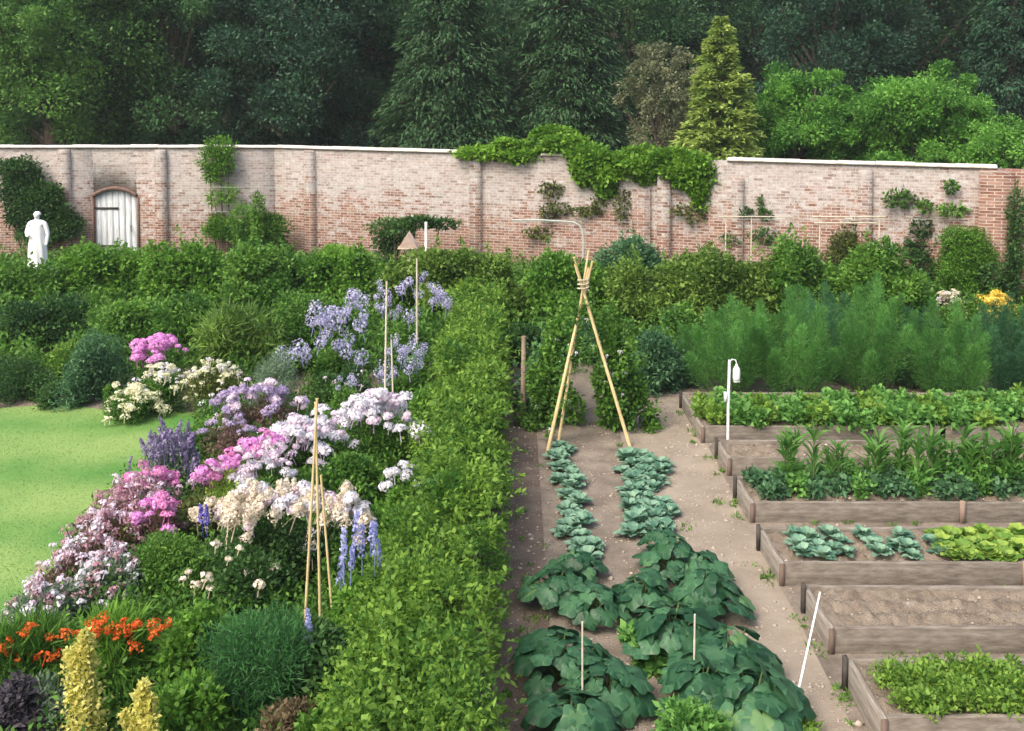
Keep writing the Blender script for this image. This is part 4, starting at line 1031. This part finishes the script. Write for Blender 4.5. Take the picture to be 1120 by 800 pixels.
def twine(label, pa, pb, D, n):
    bl = [(pa[0] + (pb[0] - pa[0]) * t + rng.normal() * 3.5, pa[1] + (pb[1] - pa[1]) * t, rng.uniform(4, 9), rng.uniform(6, 11)) for t in np.linspace(0, 1, n)]
    patch('bean_plant', label, 'plant', bl, D, .13, M['mid'], 0, .08, .055, G_B, stem=None, dens=1500, skirt=False, shoots=.7)
twine('bean stems twining up the left front pole of the wigwam', (603, 470), (632, 345), 15.0, 9)
twine('bean stems twining up the right front pole of the wigwam', (690, 462), (652, 350), 15.3, 9)
for o in [q for q in list(COL.objects) if q.get('category') == 'plant' and q.name.startswith('bean_plant') and q.parent is None]:
    fo = [c for c in o.children if c.name.startswith('foliage')][0]; nv = len(fo.data.vertices)
    for i in range(7):
        v = fo.data.vertices[int(rng.integers(nv))].co
        link('flower', random.choice(HM['smallwhite']), o, (v.x, v.y - .06, v.z), (rng.normal() * .4, .3, 0), .8)
def pxshrub(label, blobs, D, mt, **k):
    return patch(k.pop('nm', 'leafy_vegetable'), label, 'plant', blobs, D, k.pop('depth', .5), M[mt], 0, k.pop('L', .09), k.pop('Wd', .05), k.pop('group', None), stem=4, dens=k.pop('dens', 1600))
pxshrub('bushy potato like plants behind the wigwam beside the ferns', [(710,385,26,24),(738,390,22,26),(722,412,24,16)], 17.8, 'blue')
pxshrub('low green leafy plants at the far end of the path', [(735,370,26,16),(745,345,18,14),(690,370,22,18)], 19.0, 'mid')
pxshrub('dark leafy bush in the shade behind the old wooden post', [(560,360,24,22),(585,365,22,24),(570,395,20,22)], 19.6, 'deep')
o = cane('weathered brown wooden post standing between hedge and wigwam', W(572, 459), PD(573, 368, W(572, 459)[1]), r=.045, mat='oldpost', name='wooden_post', knots=False); o['category'] = 'post'

# ------------------------------------------------------------------ feathery asparagus ferns
def asparagus(label, px, D, h, r, first=None):
    x = PD(px, 430, D)[0]
    root = thing('asparagus_fern', label, 'plant', (x, D, 0), 0, 'feathery asparagus clumps behind the raised beds')
    ms = MB(); mb = MB()
    for i in range(32):
        a = rng.uniform(0, 6.28); q = math.sqrt(rng.random()); e = np.array([r * q * math.cos(a), r * .8 * q * math.sin(a), h * (1 - .36 * q * q) * rng.uniform(.55, 1.12)])
        b = np.array([e[0] * .45, e[1] * .45, -.02]); m = (b + e) / 2 + np.array([0, 0, .08])
        ms.tube([b, m, e], [.011, .008, .003], 5, cap=False)
        n = 1350; t = .16 + .84 * rng.random(n) ** .75
        base = b + (e - b) * t[:, None]
        rad = .24 * np.sin(np.clip((t - .12) / .88, 0, 1) * 3.0) * (1.15 - .5 * t) + .02
        d = rdir(n); P = base + d * (rad * rng.random(n))[:, None]
        add_leaves(mb, P, d + np.array([0, 0, .9]), .085, .006, .5 + .3 * rng.normal() + .22 * rng.normal(size=n), flat=1.5)
    ms.build('stem', M['stem'], root); mb.build('foliage', M['aspar2' if 'blue green feathery' in label or 'low gappy' in label or 'dark feathery' in label else 'aspar'], root)
    return root
for lb, px, D, h, r in [('feathery fern clump above the left corner of the farthest bed', 797, 17.6, 1.75, .70),
    ('bright tall feathery fern second from the left in the row', 866, 17.4, 1.75, .62),
    ('tallest feathery fern in the middle of the fern row', 945, 17.7, 1.9, .75),
    ('low gappy feathery fern right of the tallest one', 998, 17.9, 1.3, .5),
    ('bright feathery fern near the right, left of the blue green one', 1036, 17.3, 1.65, .55),
    ('blue green feathery fern at the right edge', 1098, 17.5, 1.6, .72),
    ('feathery fern cut by the right edge of the picture', 1165, 17.6, 1.5, .6),
    ('dark feathery fern filling behind second and tallest ferns', 905, 18.4, 1.6, .65)]:
    asparagus(lb, px, D, h * rng.uniform(.98, 1.04), r * 1.28)

# ------------------------------------------------------------------ raised beds
XL = 2.98; XE = 11.5; ZB = .25
BEDS = []   # near to far: (y_front, y_back) at the plank tops
for (yf, yb) in ((786, 719), (687, 640), (616, 576), (550, 522), (501, 481), (467, 429)):
    BEDS.append((W(900, yf, ZB)[1], W(900, yb, ZB)[1]))
XLs = [W(a, b, ZB)[0] for a, b in ((964, 786), (907, 687), (853, 616), (821, 550), (796, 501), (767, 467))]
names = ['raised bed full of lime green crop, nearest to the camera', 'raised bed of bare raked soil beside the leaning white cane', 'raised bed with scattered bluish seedlings and lettuce',
         'raised bed planted with sweetcorn', 'narrow raised bed with bare soil behind the sweetcorn', 'farthest raised bed below the feathery ferns, filled with pale leafy crop']
def soil_mesh(x0, x1, y0, y1, amp=.032):
    nx, ny = 260, max(16, int((y1 - y0) / .03))
    xs = np.linspace(x0, x1, nx); ys = np.linspace(y0, y1, ny)
    X, Y = np.meshgrid(xs, ys)
    Z = amp * (.6 * np.sin(Y * 2 * math.pi / .24 + .3 * np.sin(X * 3)) + .8 * rng.normal(size=X.shape))
    Z = (Z + np.roll(Z, 1, 0) * .5 + np.roll(Z, 1, 1) * .5) / 2
    mb = MB(); V = np.stack([X, Y, Z], -1).reshape(-1, 3)
    i = np.arange(nx * ny).reshape(ny, nx)
    mb.add(V, np.stack([i[:-1, :-1], i[:-1, 1:], i[1:, 1:], i[1:, :-1]], -1).reshape(-1, 4))
    return mb
for k, (yf, yb) in enumerate(BEDS):
    xl = XLs[k]; root = thing('raised_bed', names[k], 'raised bed', (xl, yf, 0), 0, 'timber raised vegetable beds')
    Lx = XE - xl; Ly = yb - yf; t = .05; zb = ZB
    def plank(lo, hi, mat):
        mb = MB(); lo = np.array(lo); hi = np.array(hi)
        mb.box(lo, hi)
        o = mb.build('plank', mat, root)
        o.rotation_euler = (rng.normal() * .012, rng.normal() * .0015, rng.normal() * .0015)
        bv = o.modifiers.new('bevel', 'BEVEL'); bv.width = .008; bv.segments = 2
        return o
    for (a, b) in ((0.0, .42), (.424, .8), (.804, 1.0)):
        plank((a * Lx + .05, 0, -.02), (b * Lx, t, zb + rng.normal() * .006), M['plank'])
    plank((0, 0.0, -.02), (.046, Ly - .055, zb + .004), M['sidep'])
    plank((0, Ly - .05, -.02), (Lx * .55, Ly, zb - .004), M['plank']); plank((Lx * .553, Ly - .05, -.02), (Lx, Ly, zb), M['plank'])
    mb = MB(); mb.box((-.006, -.014, -.05), (.05, -.002, zb - .006)); mb.build('corner_post', M['redpost'], root)
    for xx in (Lx * .30, Lx * .62):
        mb = MB(); mb.box((xx, -.035, -.05), (xx + .06, -.002, zb + .03)); mb.build('peg', M['oldpost'], root)
    mb = MB(); mb.box((-.04, Ly - .10, -.05), (-.003, Ly - .05, zb + .05)); mb.build('peg', M['darkpeg'], root)
    o = soil_mesh(.047, Lx - .002, t + .001, Ly - .051).build('bed_soil', M['bedsoil'], root, smooth=False)
    o.location = (0, 0, zb - (.05 if k != 3 else .06))

# pebbles and clods on path and soil
def pebbles():
    mb = MB(); n = 5200
    oct_v = np.array([(1,0,0),(-1,0,0),(0,1,0),(0,-1,0),(0,0,1),(0,0,-1)], float)
    oct_f = np.array([(0,2,4),(2,1,4),(1,3,4),(3,0,4),(2,0,5),(1,2,5),(3,1,5),(0,3,5)])
    y = rng.uniform(6.5, 17, n); x = rng.uniform(.0, 3.0, n)
    far = rng.random(n) < .4; x[far] = rng.uniform(3.0, 9, far.sum())
    z = np.full(n, .006)
    for k, (yf, yb) in enumerate(BEDS):
        inb = (x > XLs[k] + .07) & (y > yf + .07) & (y < yb - .07); z[inb] = ZB - .04
        edge = (x > XLs[k] - .05) & (y > yf - .05) & (y < yb + .05) & ~inb
        x[edge] = rng.uniform(1.9, 2.8, edge.sum())
    s = rng.gamma(1.6, .0055, n) + .004
    V = (oct_v[None] * rng.uniform(.6, 1.2, (n, 6, 3)) * s[:, None, None] * np.array([1, 1, .6]) + np.c_[x, y, z][:, None]).reshape(-1, 3)
    Fq = (oct_f[None] + (np.arange(n) * 6)[:, None, None]).reshape(-1, 3)
    mb.add(V, Fq); tag(mb.build('pebbles', M['pebble']), 'small stones and clods scattered on the earth path and beds', 'pebbles', kind='stuff')
pebbles()

def weeds():
    mb = MB(); spots = []
    for k, (yf, yb) in enumerate(BEDS):
        for i in range(5): spots.append((XLs[k] - abs(rng.normal()) * .1 - .03, rng.uniform(yf - .05, yb + .1)))
        for i in range(10): spots.append((XLs[k] + rng.uniform(.2, 5), yf - abs(rng.normal()) * .08 - .03))
    for i in range(26): spots.append((rng.uniform(-.02, .5), rng.uniform(6.5, 15)))
    for i in range(8): spots.append((rng.uniform(1.6, 2.9), rng.uniform(7, 16.5)))
    for x, y in spots:
        n = int(rng.integers(8, 26)); r = rng.uniform(.02, .06)
        P = np.c_[x + rng.normal(size=n) * r, y + rng.normal(size=n) * r, np.full(n, .004)]
        add_leaves(mb, P, rng.normal(size=(n, 3)) * .7 + np.array([0, 0, 1.0]), rng.uniform(.03, .07), .018, .5 + .3 * rng.normal(size=n))
    tag(mb.build('weeds', M['bright']), 'small weed tufts along the beds and path', 'weeds', kind='stuff')
weeds()

# ------------------------------------------------------------------ crops
def rosette(name, label, mat, nl, L, Wd, h, group, wavy=.3, cat='vegetable'):
    root = thing(name, label, cat, (0, 0, -50), 0, group)
    mb = MB()
    for i in range(nl):
        a = rng.uniform(0, 6.28); el = rng.uniform(.25, 1.25); l = L * rng.uniform(.7, 1.15)
        u = np.array([math.cos(a), math.sin(a), 0]); s = np.array([-u[1], u[0], 0])
        rows = 5; V = []; w0 = Wd * rng.uniform(.8, 1.2)
        for j in range(rows):
            t = j / (rows - 1); c = u * l * t * math.cos(el) + np.array([0, 0, .02 + l * t * math.sin(el) * (1 - .45 * t) + h * 0])
            w = w0 * [.12, .35, 1.0, .95, .3][j] * .5
            for q in (-1, 0, 1):
                V.append(c + s * w * q + np.array([0, 0, abs(q) * w * .35 + rng.normal() * w * wavy * .4]))
        Fq = [(j*3+q, j*3+q+1, j*3+q+4, j*3+q+3) for j in range(rows-1) for q in (0, 1)]
        mb.add(V, Fq, np.clip(.5 + .32 * rng.normal() + np.array([.12, -.12] * (rows - 1)), 0, 1))
    mb.build('leaves', M[mat], root, smooth=True)
    ms = MB(); ms.tube([(0, 0, -.02), (0, 0, .08)], [.02, .012], 6); ms.build('stem', M['stem'], root)
    return root
def bushlet(name, label, mat, h, r, n, L, Wd, group):
    root = thing(name, label, 'vegetable', (0, 0, -50), 0, group)
    ms = MB(); mb = MB()
    for i in range(6):
        a = rng.uniform(0, 6.28); e = np.array([r * .6 * math.cos(a), r * .6 * math.sin(a), h * rng.uniform(.6, .95)])
        ms.tube([(0, 0, -.02), e * .5, e], [.006, .005, .002], 4, cap=False)
    blob_leaves(mb, [((rng.normal() * r * .45, rng.normal() * r * .45, h * rng.uniform(.35, .8)), (r * .5, r * .5, h * .3)) for _ in range(10)], n // 10, L, Wd, up=.4, cvar=.12, shell=.3, minz=.01)
    ms.build('stem', M['stem'], root); mb.build('leaves', M[mat], root)
    return root

def scatter(protos, spots, s0=.85, s1=1.15, label=None):
    for i, p in enumerate(spots):
        src = protos[i % len(protos)]
        s = rng.uniform(s0, s1)
        if i < len(protos):
            src.location = [float(v) for v in p]; src.scale = (s, s, s); src.rotation_euler = (0, 0, rng.uniform(0, 6))
        else: dup(src, p, rng.uniform(0, 6), s)

def bedgrid(k, x0, x1, dx, dy, jit=.04, inset=.12):
    yf, yb = BEDS[k]; out = []
    y = yf + inset
    while y < yb - inset + 1e-6:
        x = x0 + rng.uniform(0, dx * .5)
        while x < x1:
            out.append((x + rng.normal() * jit, y + rng.normal() * jit, ZB - .05)); x += dx
        y += dy
    return out
# bed A lime crop
gA = 'lime green crop in the nearest bed'
pr = [bushlet('leafy_crop', 'lime green bushy crop plant in the nearest raised bed', 'limecrop', .15 + .03 * i, .16, 420, .05, .03, gA) for i in range(3)]
xA = W(972, 745, ZB)[0]
scatter(pr, bedgrid(0, xA, 7.2, .21, .17, .03, .2))
# bed C : bluish brassicas scattered, then lettuce
gC = 'bluish green seedlings in the third bed'
pr = [rosette('brassica', 'bluish green leafy seedling among bare soil in the third bed', 'brass', 22, .17, .08, .1, gC) for _ in range(3)]
yfC, ybC = BEDS[2]
sp = []
for (px, py) in [(872,592),(884,584),(878,600),(895,594),(905,580),(912,596),(900,604),(918,588),(888,574),(945,580),(955,592),(962,600),(950,572),(985,582),(992,596),(1000,604),(980,592),(925,600),(1020,590),(1028,600),(908,572),(870,580)]:
    w = W(px, py + 8, ZB - .05); sp.append(w)
sp = [s for s in sp if yfC + .08 < s[1] < ybC - .08]
scatter(pr, sp, .8, 1.25)
gC2 = 'yellow green lettuces in the third bed'
pr = [rosette('lettuce', 'yellow green lettuce at the right of the third bed', 'lettuce', 30, .16, .12, .1, gC2) for _ in range(3)]
scatter(pr, bedgrid(2, W(1035, 600, ZB)[0], 8.0, .2, .18, .02, .17), .85, 1.15)
# bed D : low leafy crop and sweetcorn
gD = 'low leafy plants between the sweetcorn'
pr = [bushlet('leafy_crop', 'low bluish leafy plant between the sweetcorn', 'blue', .22, .15, 200, .075, .05, gD) for i in range(2)]
pr += [bushlet('leafy_crop', 'low bluish leafy plant between the sweetcorn', 'crop', .26, .15, 200, .075, .05, gD)]
xs0 = W(828, 530, ZB)[0]
scatter(pr, [(x + rng.normal() * .04, y + rng.normal() * .04, ZB - .05) for y in np.linspace(BEDS[3][0] + .32, BEDS[3][1] - .14, 3) for x in np.arange(xs0, 9.0, .25)])
def corn(label, gk):
    root = thing('sweetcorn', label, 'vegetable', (0, 0, -50), 0, gk)
    h = .95; ms = MB(); ms.tube([(0, 0, -.03), (.01, 0, h * .5), (0, .01, h)], [.018, .014, .006], 6); ms.build('stalk', M['stem'], root)
    mb = MB(); n = 30; a = rng.uniform(0, 6.28, n); z = rng.uniform(.02, h * .9, n)
    P = np.c_[np.zeros(n), np.zeros(n), z]; D = np.c_[np.cos(a) * .38, np.sin(a) * .38, np.full(n, 1.0)]
    add_blades(mb, P, D, rng.uniform(.35, .62, n), .055, .45, .5 + .25 * rng.normal(size=n), 5)
    mb.build('leaves', M['corn'], root); return root
gK = 'sweetcorn plants in the fourth bed'
pr = [corn('young sweetcorn plant with arching blade leaves', gK) for _ in range(3)]
sp = []
for px, py in [(858,536),(864,536),(910,536),(916,535),(955,536),(960,535),(1003,537),(1040,534),(1062,537),(1067,536),(1105,537),(1110,536),(985,514),(1035,515),(1085,515),(935,514),(1120,516),(1140,536),(1160,515),(1185,535),(1020,535),(1085,536),(975,520),(1050,520)]:
    w = W(px, py, ZB - .05); w[1] = min(max(w[1], BEDS[3][0] + .15), BEDS[3][1] - .12); sp.append(w)
sp += [w + np.array([rng.normal() * .12, 0, 0]) + np.array([.16, .12 * rng.random(), 0]) for w in list(sp)]
scatter(pr, sp, .52, .85)
# right end of beds D/E : taller leafy crop
gE = 'tall leafy plants at the right of the sweetcorn bed'
pr = [bushlet('leafy_crop', 'taller leafy green plant among the sweetcorn at the right', 'crop', .48, .2, 330, .085, .06, gE) for _ in range(2)]
scatter(pr, [(x, BEDS[3][1] - .2 + rng.normal() * .08, ZB - .05) for x in np.arange(W(1010, 500, ZB)[0], 9.5, .3)])
# bed F pale leafy crop
gF = 'pale leafy crop in the farthest bed'
pr = [bushlet('leafy_crop', 'pale green leafy crop plant in the farthest raised bed', 'crop' if i else 'limecrop', .26, .2, 230, .095, .075, gF) for i in range(3)]
yfF, ybF = BEDS[5]
x0 = XLs[5] + .25
scatter(pr, [(x + rng.normal() * .05, y + rng.normal() * .05, ZB - .05) for y in np.linspace(yfF + .2, yfF + .95, 3) for x in np.arange(x0, 10.5, .28)])

# ------------------------------------------------------------------ the two vegetable rows
gR = 'pale bluish brassicas in the left row'; gR2 = 'pale bluish brassicas in the right row'
def rowline(a, b, n, jit): 
    a, b = W(*a), W(*b); return [a + (b - a) * (i / (n - 1)) + np.array([rng.normal() * jit, rng.normal() * jit * .5, 0]) for i in range(n)]
pr = [rosette('brassica', 'pale bluish brassica in the left row before the wigwam', 'brass', 30, .21, .10, .1, gR) for _ in range(3)]
scatter(pr, rowline((613, 492), (640, 612), 26, .09), .7, 1.1)
pr = [rosette('brassica', 'pale bluish brassica in the right row before the wigwam', 'brass', 30, .22, .11, .1, gR2) for _ in range(3)]
scatter(pr, rowline((692, 498), (708, 590), 20, .1) + rowline((706, 500), (730, 588), 18, .1), .7, 1.1)

def squash(label, px, py, nl, rad, Lf, h=.5, mat='squash', group='broad leafed squash plants'):
    loc = W(px, py, h * .8); loc[2] = 0
    root = thing('squash_plant', label, 'vegetable', loc, 0, group)
    mb = MB(); ms = MB()
    for i in range(nl):
        a = 6.283 * (i * .618) + rng.normal() * .3; q = rad * math.sqrt((i + .6) / nl)
        hh = h * (1 - .55 * (q / rad) ** 2) * rng.uniform(.75, 1.15)
        c = np.array([q * math.cos(a), q * math.sin(a), hh])
        ms.tube([(0, 0, -.02), c * np.array([.45, .45, .75]), c], [.014, .011, .008], 5, cap=False)
        R0 = Lf * rng.uniform(.55, 1.25) * .5; n = 30
        u = np.array([math.cos(a), math.sin(a), 0]); s = np.array([-u[1], u[0], 0]); tl = rng.uniform(.1, .8)
        nv = nrm(np.array([u[0] * math.sin(tl), u[1] * math.sin(tl), math.cos(tl)]) + .15 * rng.normal(size=3)); f = nrm(u - nv * (u @ nv)); s = np.cross(nv, f)
        V = [c]; ph = rng.uniform(0, 6.28)
        for ring, k in ((.5, .55), (1.0, 1.0)):
            for j in range(n):
                th = 6.283 * j / n - math.pi
                r = R0 * k * (1 + .12 * math.cos(5 * th) - (.55 if j == 0 else 0) * k)
                up_ = (.16 * math.sin(k * 2.2) - .2 * k * k) * R0 + .06 * R0 * k * math.sin(3 * th + ph) - (.25 * R0 * k * max(0, math.cos(th)))
                V.append(c + f * (r * math.cos(th) + R0 * .35) + s * r * math.sin(th) * 1.05 + nv * up_)
        Fq3 = [(0, 1 + j, 1 + (j + 1) % n) for j in range(n)]
        Fq4 = [(1 + j, 1 + n + j, 1 + n + (j + 1) % n, 1 + (j + 1) % n) for j in range(n)]
        tt = np.clip(.42 + .26 * rng.normal(), 0, 1)
        off = mb.n
        mb.add(V, Fq3, min(1, tt + .12))
        mb.F.append(np.array(Fq4) + off); mb.T.append(np.clip(tt + .34 * (np.arange(n) % 6 == 0) - .12 + .10 * rng.normal(size=n), 0, 1))
    ms.build('stem', M['stem'], root); mb.build('leaves', M[mat], root, smooth=True)
for (lb, px, py, nl, rad, Lf, h) in [
    ('squash plant at the top of the left squash patch', 612, 632, 16, .42, .30, .42),
    ('small squash plant where the right brassica row ends', 726, 588, 12, .30, .26, .36),
    ('squash plant on the path side just below the right brassicas', 765, 612, 14, .34, .32, .40),
    ('small squash plant where the left brassica row ends', 632, 610, 12, .30, .26, .36),
    ('squash plant right beside the last left row brassicas', 650, 650, 12, .32, .28, .40),
    ('dark squash plant in the middle of the left patch by the grey cane', 615, 705, 18, .48, .36, .5),
    ('squash plant right of the grey cane', 662, 735, 14, .38, .36, .45),
    ('lowest squash plant of the left patch at the bottom edge', 625, 775, 16, .42, .38, .45),
    ('squash plant at the top of the right patch below the brassicas', 735, 605, 16, .42, .32, .42),
    ('squash plant on the left side of the right patch', 702, 638, 14, .36, .34, .42),
    ('squash plant sprawling towards the path in the right patch', 775, 640, 16, .42, .38, .45),
    ('big squash plant behind the short pale cane', 735, 680, 20, .52, .42, .5),
    ('squash plant right of the short pale cane', 800, 705, 18, .46, .42, .5),
    ('squash plant with large leaves beside the path near the leaning cane', 828, 750, 18, .46, .44, .5),
    ('squash plant below the short pale cane', 770, 740, 16, .42, .40, .45)]:
    squash(lb, px, py, int(nl * 1.9), rad * .84, Lf * .66, h * .85)
lowbush('bright green leafy plant at the bottom edge below the squash', 756, 780, .42, .33, .3, 'crop', nblob=22, per=170, L=.075, Wd=.045, nm='leafy_vegetable')
lowbush('small bright plant on the left edge of the right squash patch', 700, 690, .3, .25, .25, 'crop', nblob=12, per=80, L=.09, Wd=.06, nm='leafy_vegetable')
lowbush('low weed patch at the bottom edge of the path', 862, 795, .12, .3, .2, 'limecrop', nblob=12, per=70, L=.05, Wd=.03, nm='weed')

# ------------------------------------------------------------------ white post with hanging feeder
def feeder():
    b = W(796, 492); t = PD(797, 394, b[1])
    root = thing('feeder_post', 'white metal post with bracket beside the raised beds', 'post', b)
    h = t[2]
    MB().tube([(0, 0, -.1), (0, 0, h * .5), (0.01, 0, h)], .022, 8).build('post', M['whitepole'], root)
    MB().tube([(0.01, 0, h - .02), (.05, 0, h + .01), (.1, 0, h), (.115, 0, h - .06)], .009, 6).build('bracket', M['whitepole'], root)
    MB().box((-.065, -.03, h - .62), (-.022, .03, h - .48)).build('junction_box', M['whitepole'], root)
    f = thing('bottle_feeder', 'small white bottle shaped feeder hanging from the white post', 'feeder', b + np.array([.115, 0, h - .30]))
    mb = MB(); prof = [(.0, .0), (.05, .0), (.055, .03), (.055, .15), (.04, .19), (.018, .215), (.018, .24), (0, .24)]
    n = 12; V = [(r * math.cos(6.283*j/n), r * math.sin(6.283*j/n), z) for r, z in prof for j in range(n)]
    mb.add(V, [(i*n+j, i*n+(j+1) % n, (i+1)*n+(j+1) % n, (i+1)*n+j) for i in range(len(prof)-1) for j in range(n)])
    mb.build('bottle', M['glassy'], f, smooth=True)
    MB().box((-.045, -.045, -.03), (.045, .045, -.004)).build('tray', M['greypole'], f)
feeder()

# ------------------------------------------------------------------ fruit cage hoops and rails by the wall
def pole_frame(label, D, posts, rails, hoop=None, r=.022, mat='greypole'):
    x0 = PD(posts[0][0] if posts else rails[0][0], 280, D)[0]
    root = thing('fruit_cage_frame', label, 'plant support', (x0, D, 0)); o = np.array([x0, D, 0])
    for (px, ytop) in posts:
        t = PD(px, ytop, D) - o; MB().tube([(t[0], 0, -.05), (t[0], 0, t[2] * .5), t], r, 7).build('post', M[mat], root)
    for (pa, pb, y) in rails:
        a, b = PD(pa, y, D) - o, PD(pb, y, D) - o; a[1] = b[1] = -.03
        MB().tube([a, b], r * .9, 7).build('rail', M[mat], root)
    if hoop:
        MB().tube([PD(px, py, D) - o for px, py in hoop], r, 7).build('hoop', M[mat], root)
pole_frame('bent grey hoop pole rising behind the top of the wigwam', 22.8, [(638, 262)], [], [(638, 262), (637, 252), (633, 246), (626, 243), (610, 242), (592, 241), (560, 241)])
pole_frame('pale twin posts and rail against the wall right of the ivy', 23.6, [(794, 238), (822, 238)], [(786, 866, 237)], r=.015, mat='palecane')
pole_frame('pale wooden double rail by the wall above the dark speckled shrub', 23.4, [(897, 235), (962, 236)], [(888, 968, 237), (890, 958, 244)], r=.018, mat='palecane')

# ------------------------------------------------------------------ little bird table
def birdtable():
    D = 23.2; c = PD(447, 262, D)
    root = thing('bird_table', 'small bird table with pinkish gabled roof on a pale post', 'bird table', (c[0], D, 0))
    z = c[2]
    mb = MB(); w = .22; d = .18
    V = [(-w, -d, z - .18), (0, -d, z + .18), (w, -d, z - .18), (-w, d, z - .18), (0, d, z + .18), (w, d, z - .18)]
    mb.add(V, [(0, 3, 4, 1), (1, 4, 5, 2)]); mb.add(V, [(0, 1, 2), (3, 5, 4)]); mb.build('roof', M['roofpink'], root)
    mb = MB(); mb.box((-.24, -.18, z - .21), (.24, .18, z - .183)); mb.build('floor', M['timber'], root)
    mb = MB(); mb.box((-.045, -.045, -.05), (.045, .045, z - .212)); mb.build('post', M['timber'], root)
birdtable()
q = PD(466, 243, 22.9); stand('white topped stake beside the little bird table', 466, 290, 466, 243, zvis=1.4, r=.04, mat='whitepole', name='wooden_stake')['category'] = 'stake'

# ------------------------------------------------------------------ statue
def statue():
    D = 26.2; b = PD(42, 290, D)
    top = PD(42, 232, D)[2]
    ph = max(.35, top - 1.62); x = b[0]
    root = thing('statue', 'white stone statue of a draped standing figure before the dark wall shrub', 'statue', (x, D, 0))
    mb = MB(); mb.box((-.30, -.30, -.05), (.30, .30, .12)); mb.box((-.23, -.23, .12), (.23, .23, ph - .07)); mb.box((-.28, -.28, ph - .07), (.28, .28, ph))
    mb.build('plinth', M['stone'], root)
    J = [((0, 0, .86), .135), ((0, .0, 1.02), .135), ((0, -.01, 1.2), .15), ((.0, 0, 1.33), .12), ((0, 0, 1.41), .055), ((0, -.01, 1.46), .065), ((0, -.015, 1.535), .088), ((0, -.01, 1.60), .07),
         ((-.2, 0, 1.32), .07), ((-.27, -.03, 1.08), .055), ((-.17, -.2, 1.0), .042), ((-.09, -.25, 1.06), .036),
         ((.2, 0, 1.32), .07), ((.27, .0, 1.06), .055), ((.26, -.05, .84), .042), ((.25, -.08, .74), .036),
         ((-.09, 0, .8), .1), ((-.1, -.02, .45), .075), ((-.1, 0, .06), .05), ((-.1, -.12, .03), .04),
         ((.1, 0, .8), .1), ((.11, -.09, .46), .075), ((.12, -.02, .06), .05), ((.13, -.14, .03), .04), ((0, -.105, 1.52), .016)]
    Ed = [(0,1),(1,2),(2,3),(3,4),(4,5),(5,6),(6,7),(3,8),(8,9),(9,10),(10,11),(3,12),(12,13),(13,14),(14,15),(0,16),(16,17),(17,18),(18,19),(0,20),(20,21),(21,22),(22,23),(6,24)]
    me = bpy.data.meshes.new('body'); me.from_pydata([j[0] for j in J], Ed, [])
    o = link('body', me, root, (0, 0, ph))
    sk = o.modifiers.new('skin', 'SKIN'); sk.use_smooth_shade = True
    for i, v in enumerate(me.skin_vertices[0].data):
        v.radius = (J[i][1], J[i][1]); v.use_root = (i == 0)
    o.modifiers.new('sub', 'SUBSURF').levels = 2
    o.modifiers['sub'].render_levels = 2
    bpy.context.view_layer.update()
    dg = bpy.context.evaluated_depsgraph_get()
    me2 = bpy.data.meshes.new_from_object(o.evaluated_get(dg)); me2.name = 'body'
    o.modifiers.clear(); o.data = me2; me2.materials.clear(); me2.materials.append(M['statue'])
    # draped robe with folds from chest to shins
    mb = MB(); n = 40; prof = [(1.24, .205, .155), (1.1, .20, .165), (.95, .195, .17), (.75, .225, .2), (.5, .235, .21), (.28, .24, .215), (.12, .25, .225)]
    V = []
    for (z, rx, ry) in prof:
        for j in range(n):
            a = 6.283 * j / n; f = 1 + .07 * math.sin(9 * a + z * 3) * min(1, (1.3 - z) * 1.2)
            V.append((rx * f * math.cos(a), ry * f * math.sin(a) - .01, z + .015 * math.sin(5 * a)))
    mb.add(V, [(i*n+j, (i+1)*n+j, (i+1)*n+(j+1) % n, i*n+(j+1) % n) for i in range(len(prof)-1) for j in range(n)])
    mb.build('robe', M['statue'], root, smooth=True, loc=(0, 0, ph))
    mb = MB(); m = 14; V = []
    for i in range(7):
        t = i / 6; z = 1.545 + .09 * math.sin(t * 1.57); r = .102 * math.cos(t * 1.5)
        V += [(r * .92 * math.cos(6.283*j/m), r * math.sin(6.283*j/m) + .012, z) for j in range(m)]
    mb.add(V, [(i*m+j, i*m+(j+1) % m, (i+1)*m+(j+1) % m, (i+1)*m+j) for i in range(6) for j in range(m)]); mb.build('hair', M['statue'], root, smooth=True, loc=(0, 0, ph))
statue()

# ------------------------------------------------------------------ thin summer air
def haze():
    mb = MB(); mb.box((-172, -46, -1), (172, 268, 36))
    m, nt = newmat('air'); out = N(nt, 'ShaderNodeOutputMaterial'); v = N(nt, 'ShaderNodeVolumePrincipled')
    v.inputs['Color'].default_value = (.80, .90, .92, 1); v.inputs['Density'].default_value = HAZE; v.inputs['Anisotropy'].default_value = .2
    nt.links.new(v.outputs[0], out.inputs['Volume'])
    tag(mb.build('haze', m), 'thin pale air between the garden and the far wood', 'haze', kind='stuff')
HAZE = .0005
haze()

# ------------------------------------------------------------------ flowers by the right wall
flowering('yellow_flower', 'bright yellow flower clump by the right wall pier', 1088, 322, 1.0, .45, .3, 'mid', ['yellow'], 40, hs=1.2, dome=.4, L=.08, Wd=.04)
flowering('pale_flower', 'pale cream and pink flower clump left of the yellow flowers', 1040, 320, 1.0, .4, .3, 'brownleaf', ['rose', 'palepink', 'ivory'], 34, hs=1.1, dome=.5, L=.08, Wd=.04)
flowering('pale_flower', 'few white rose heads on the speckled dark shrub', 1020, 290, 1.5, .35, .3, 'mid', ['smallwhite', 'rose'], 10, pts=[(1028,325),(1015,332),(1030,338),(885,302),(892,308),(900,300),(878,306)][:3], hs=1.3, L=.09, Wd=.05)
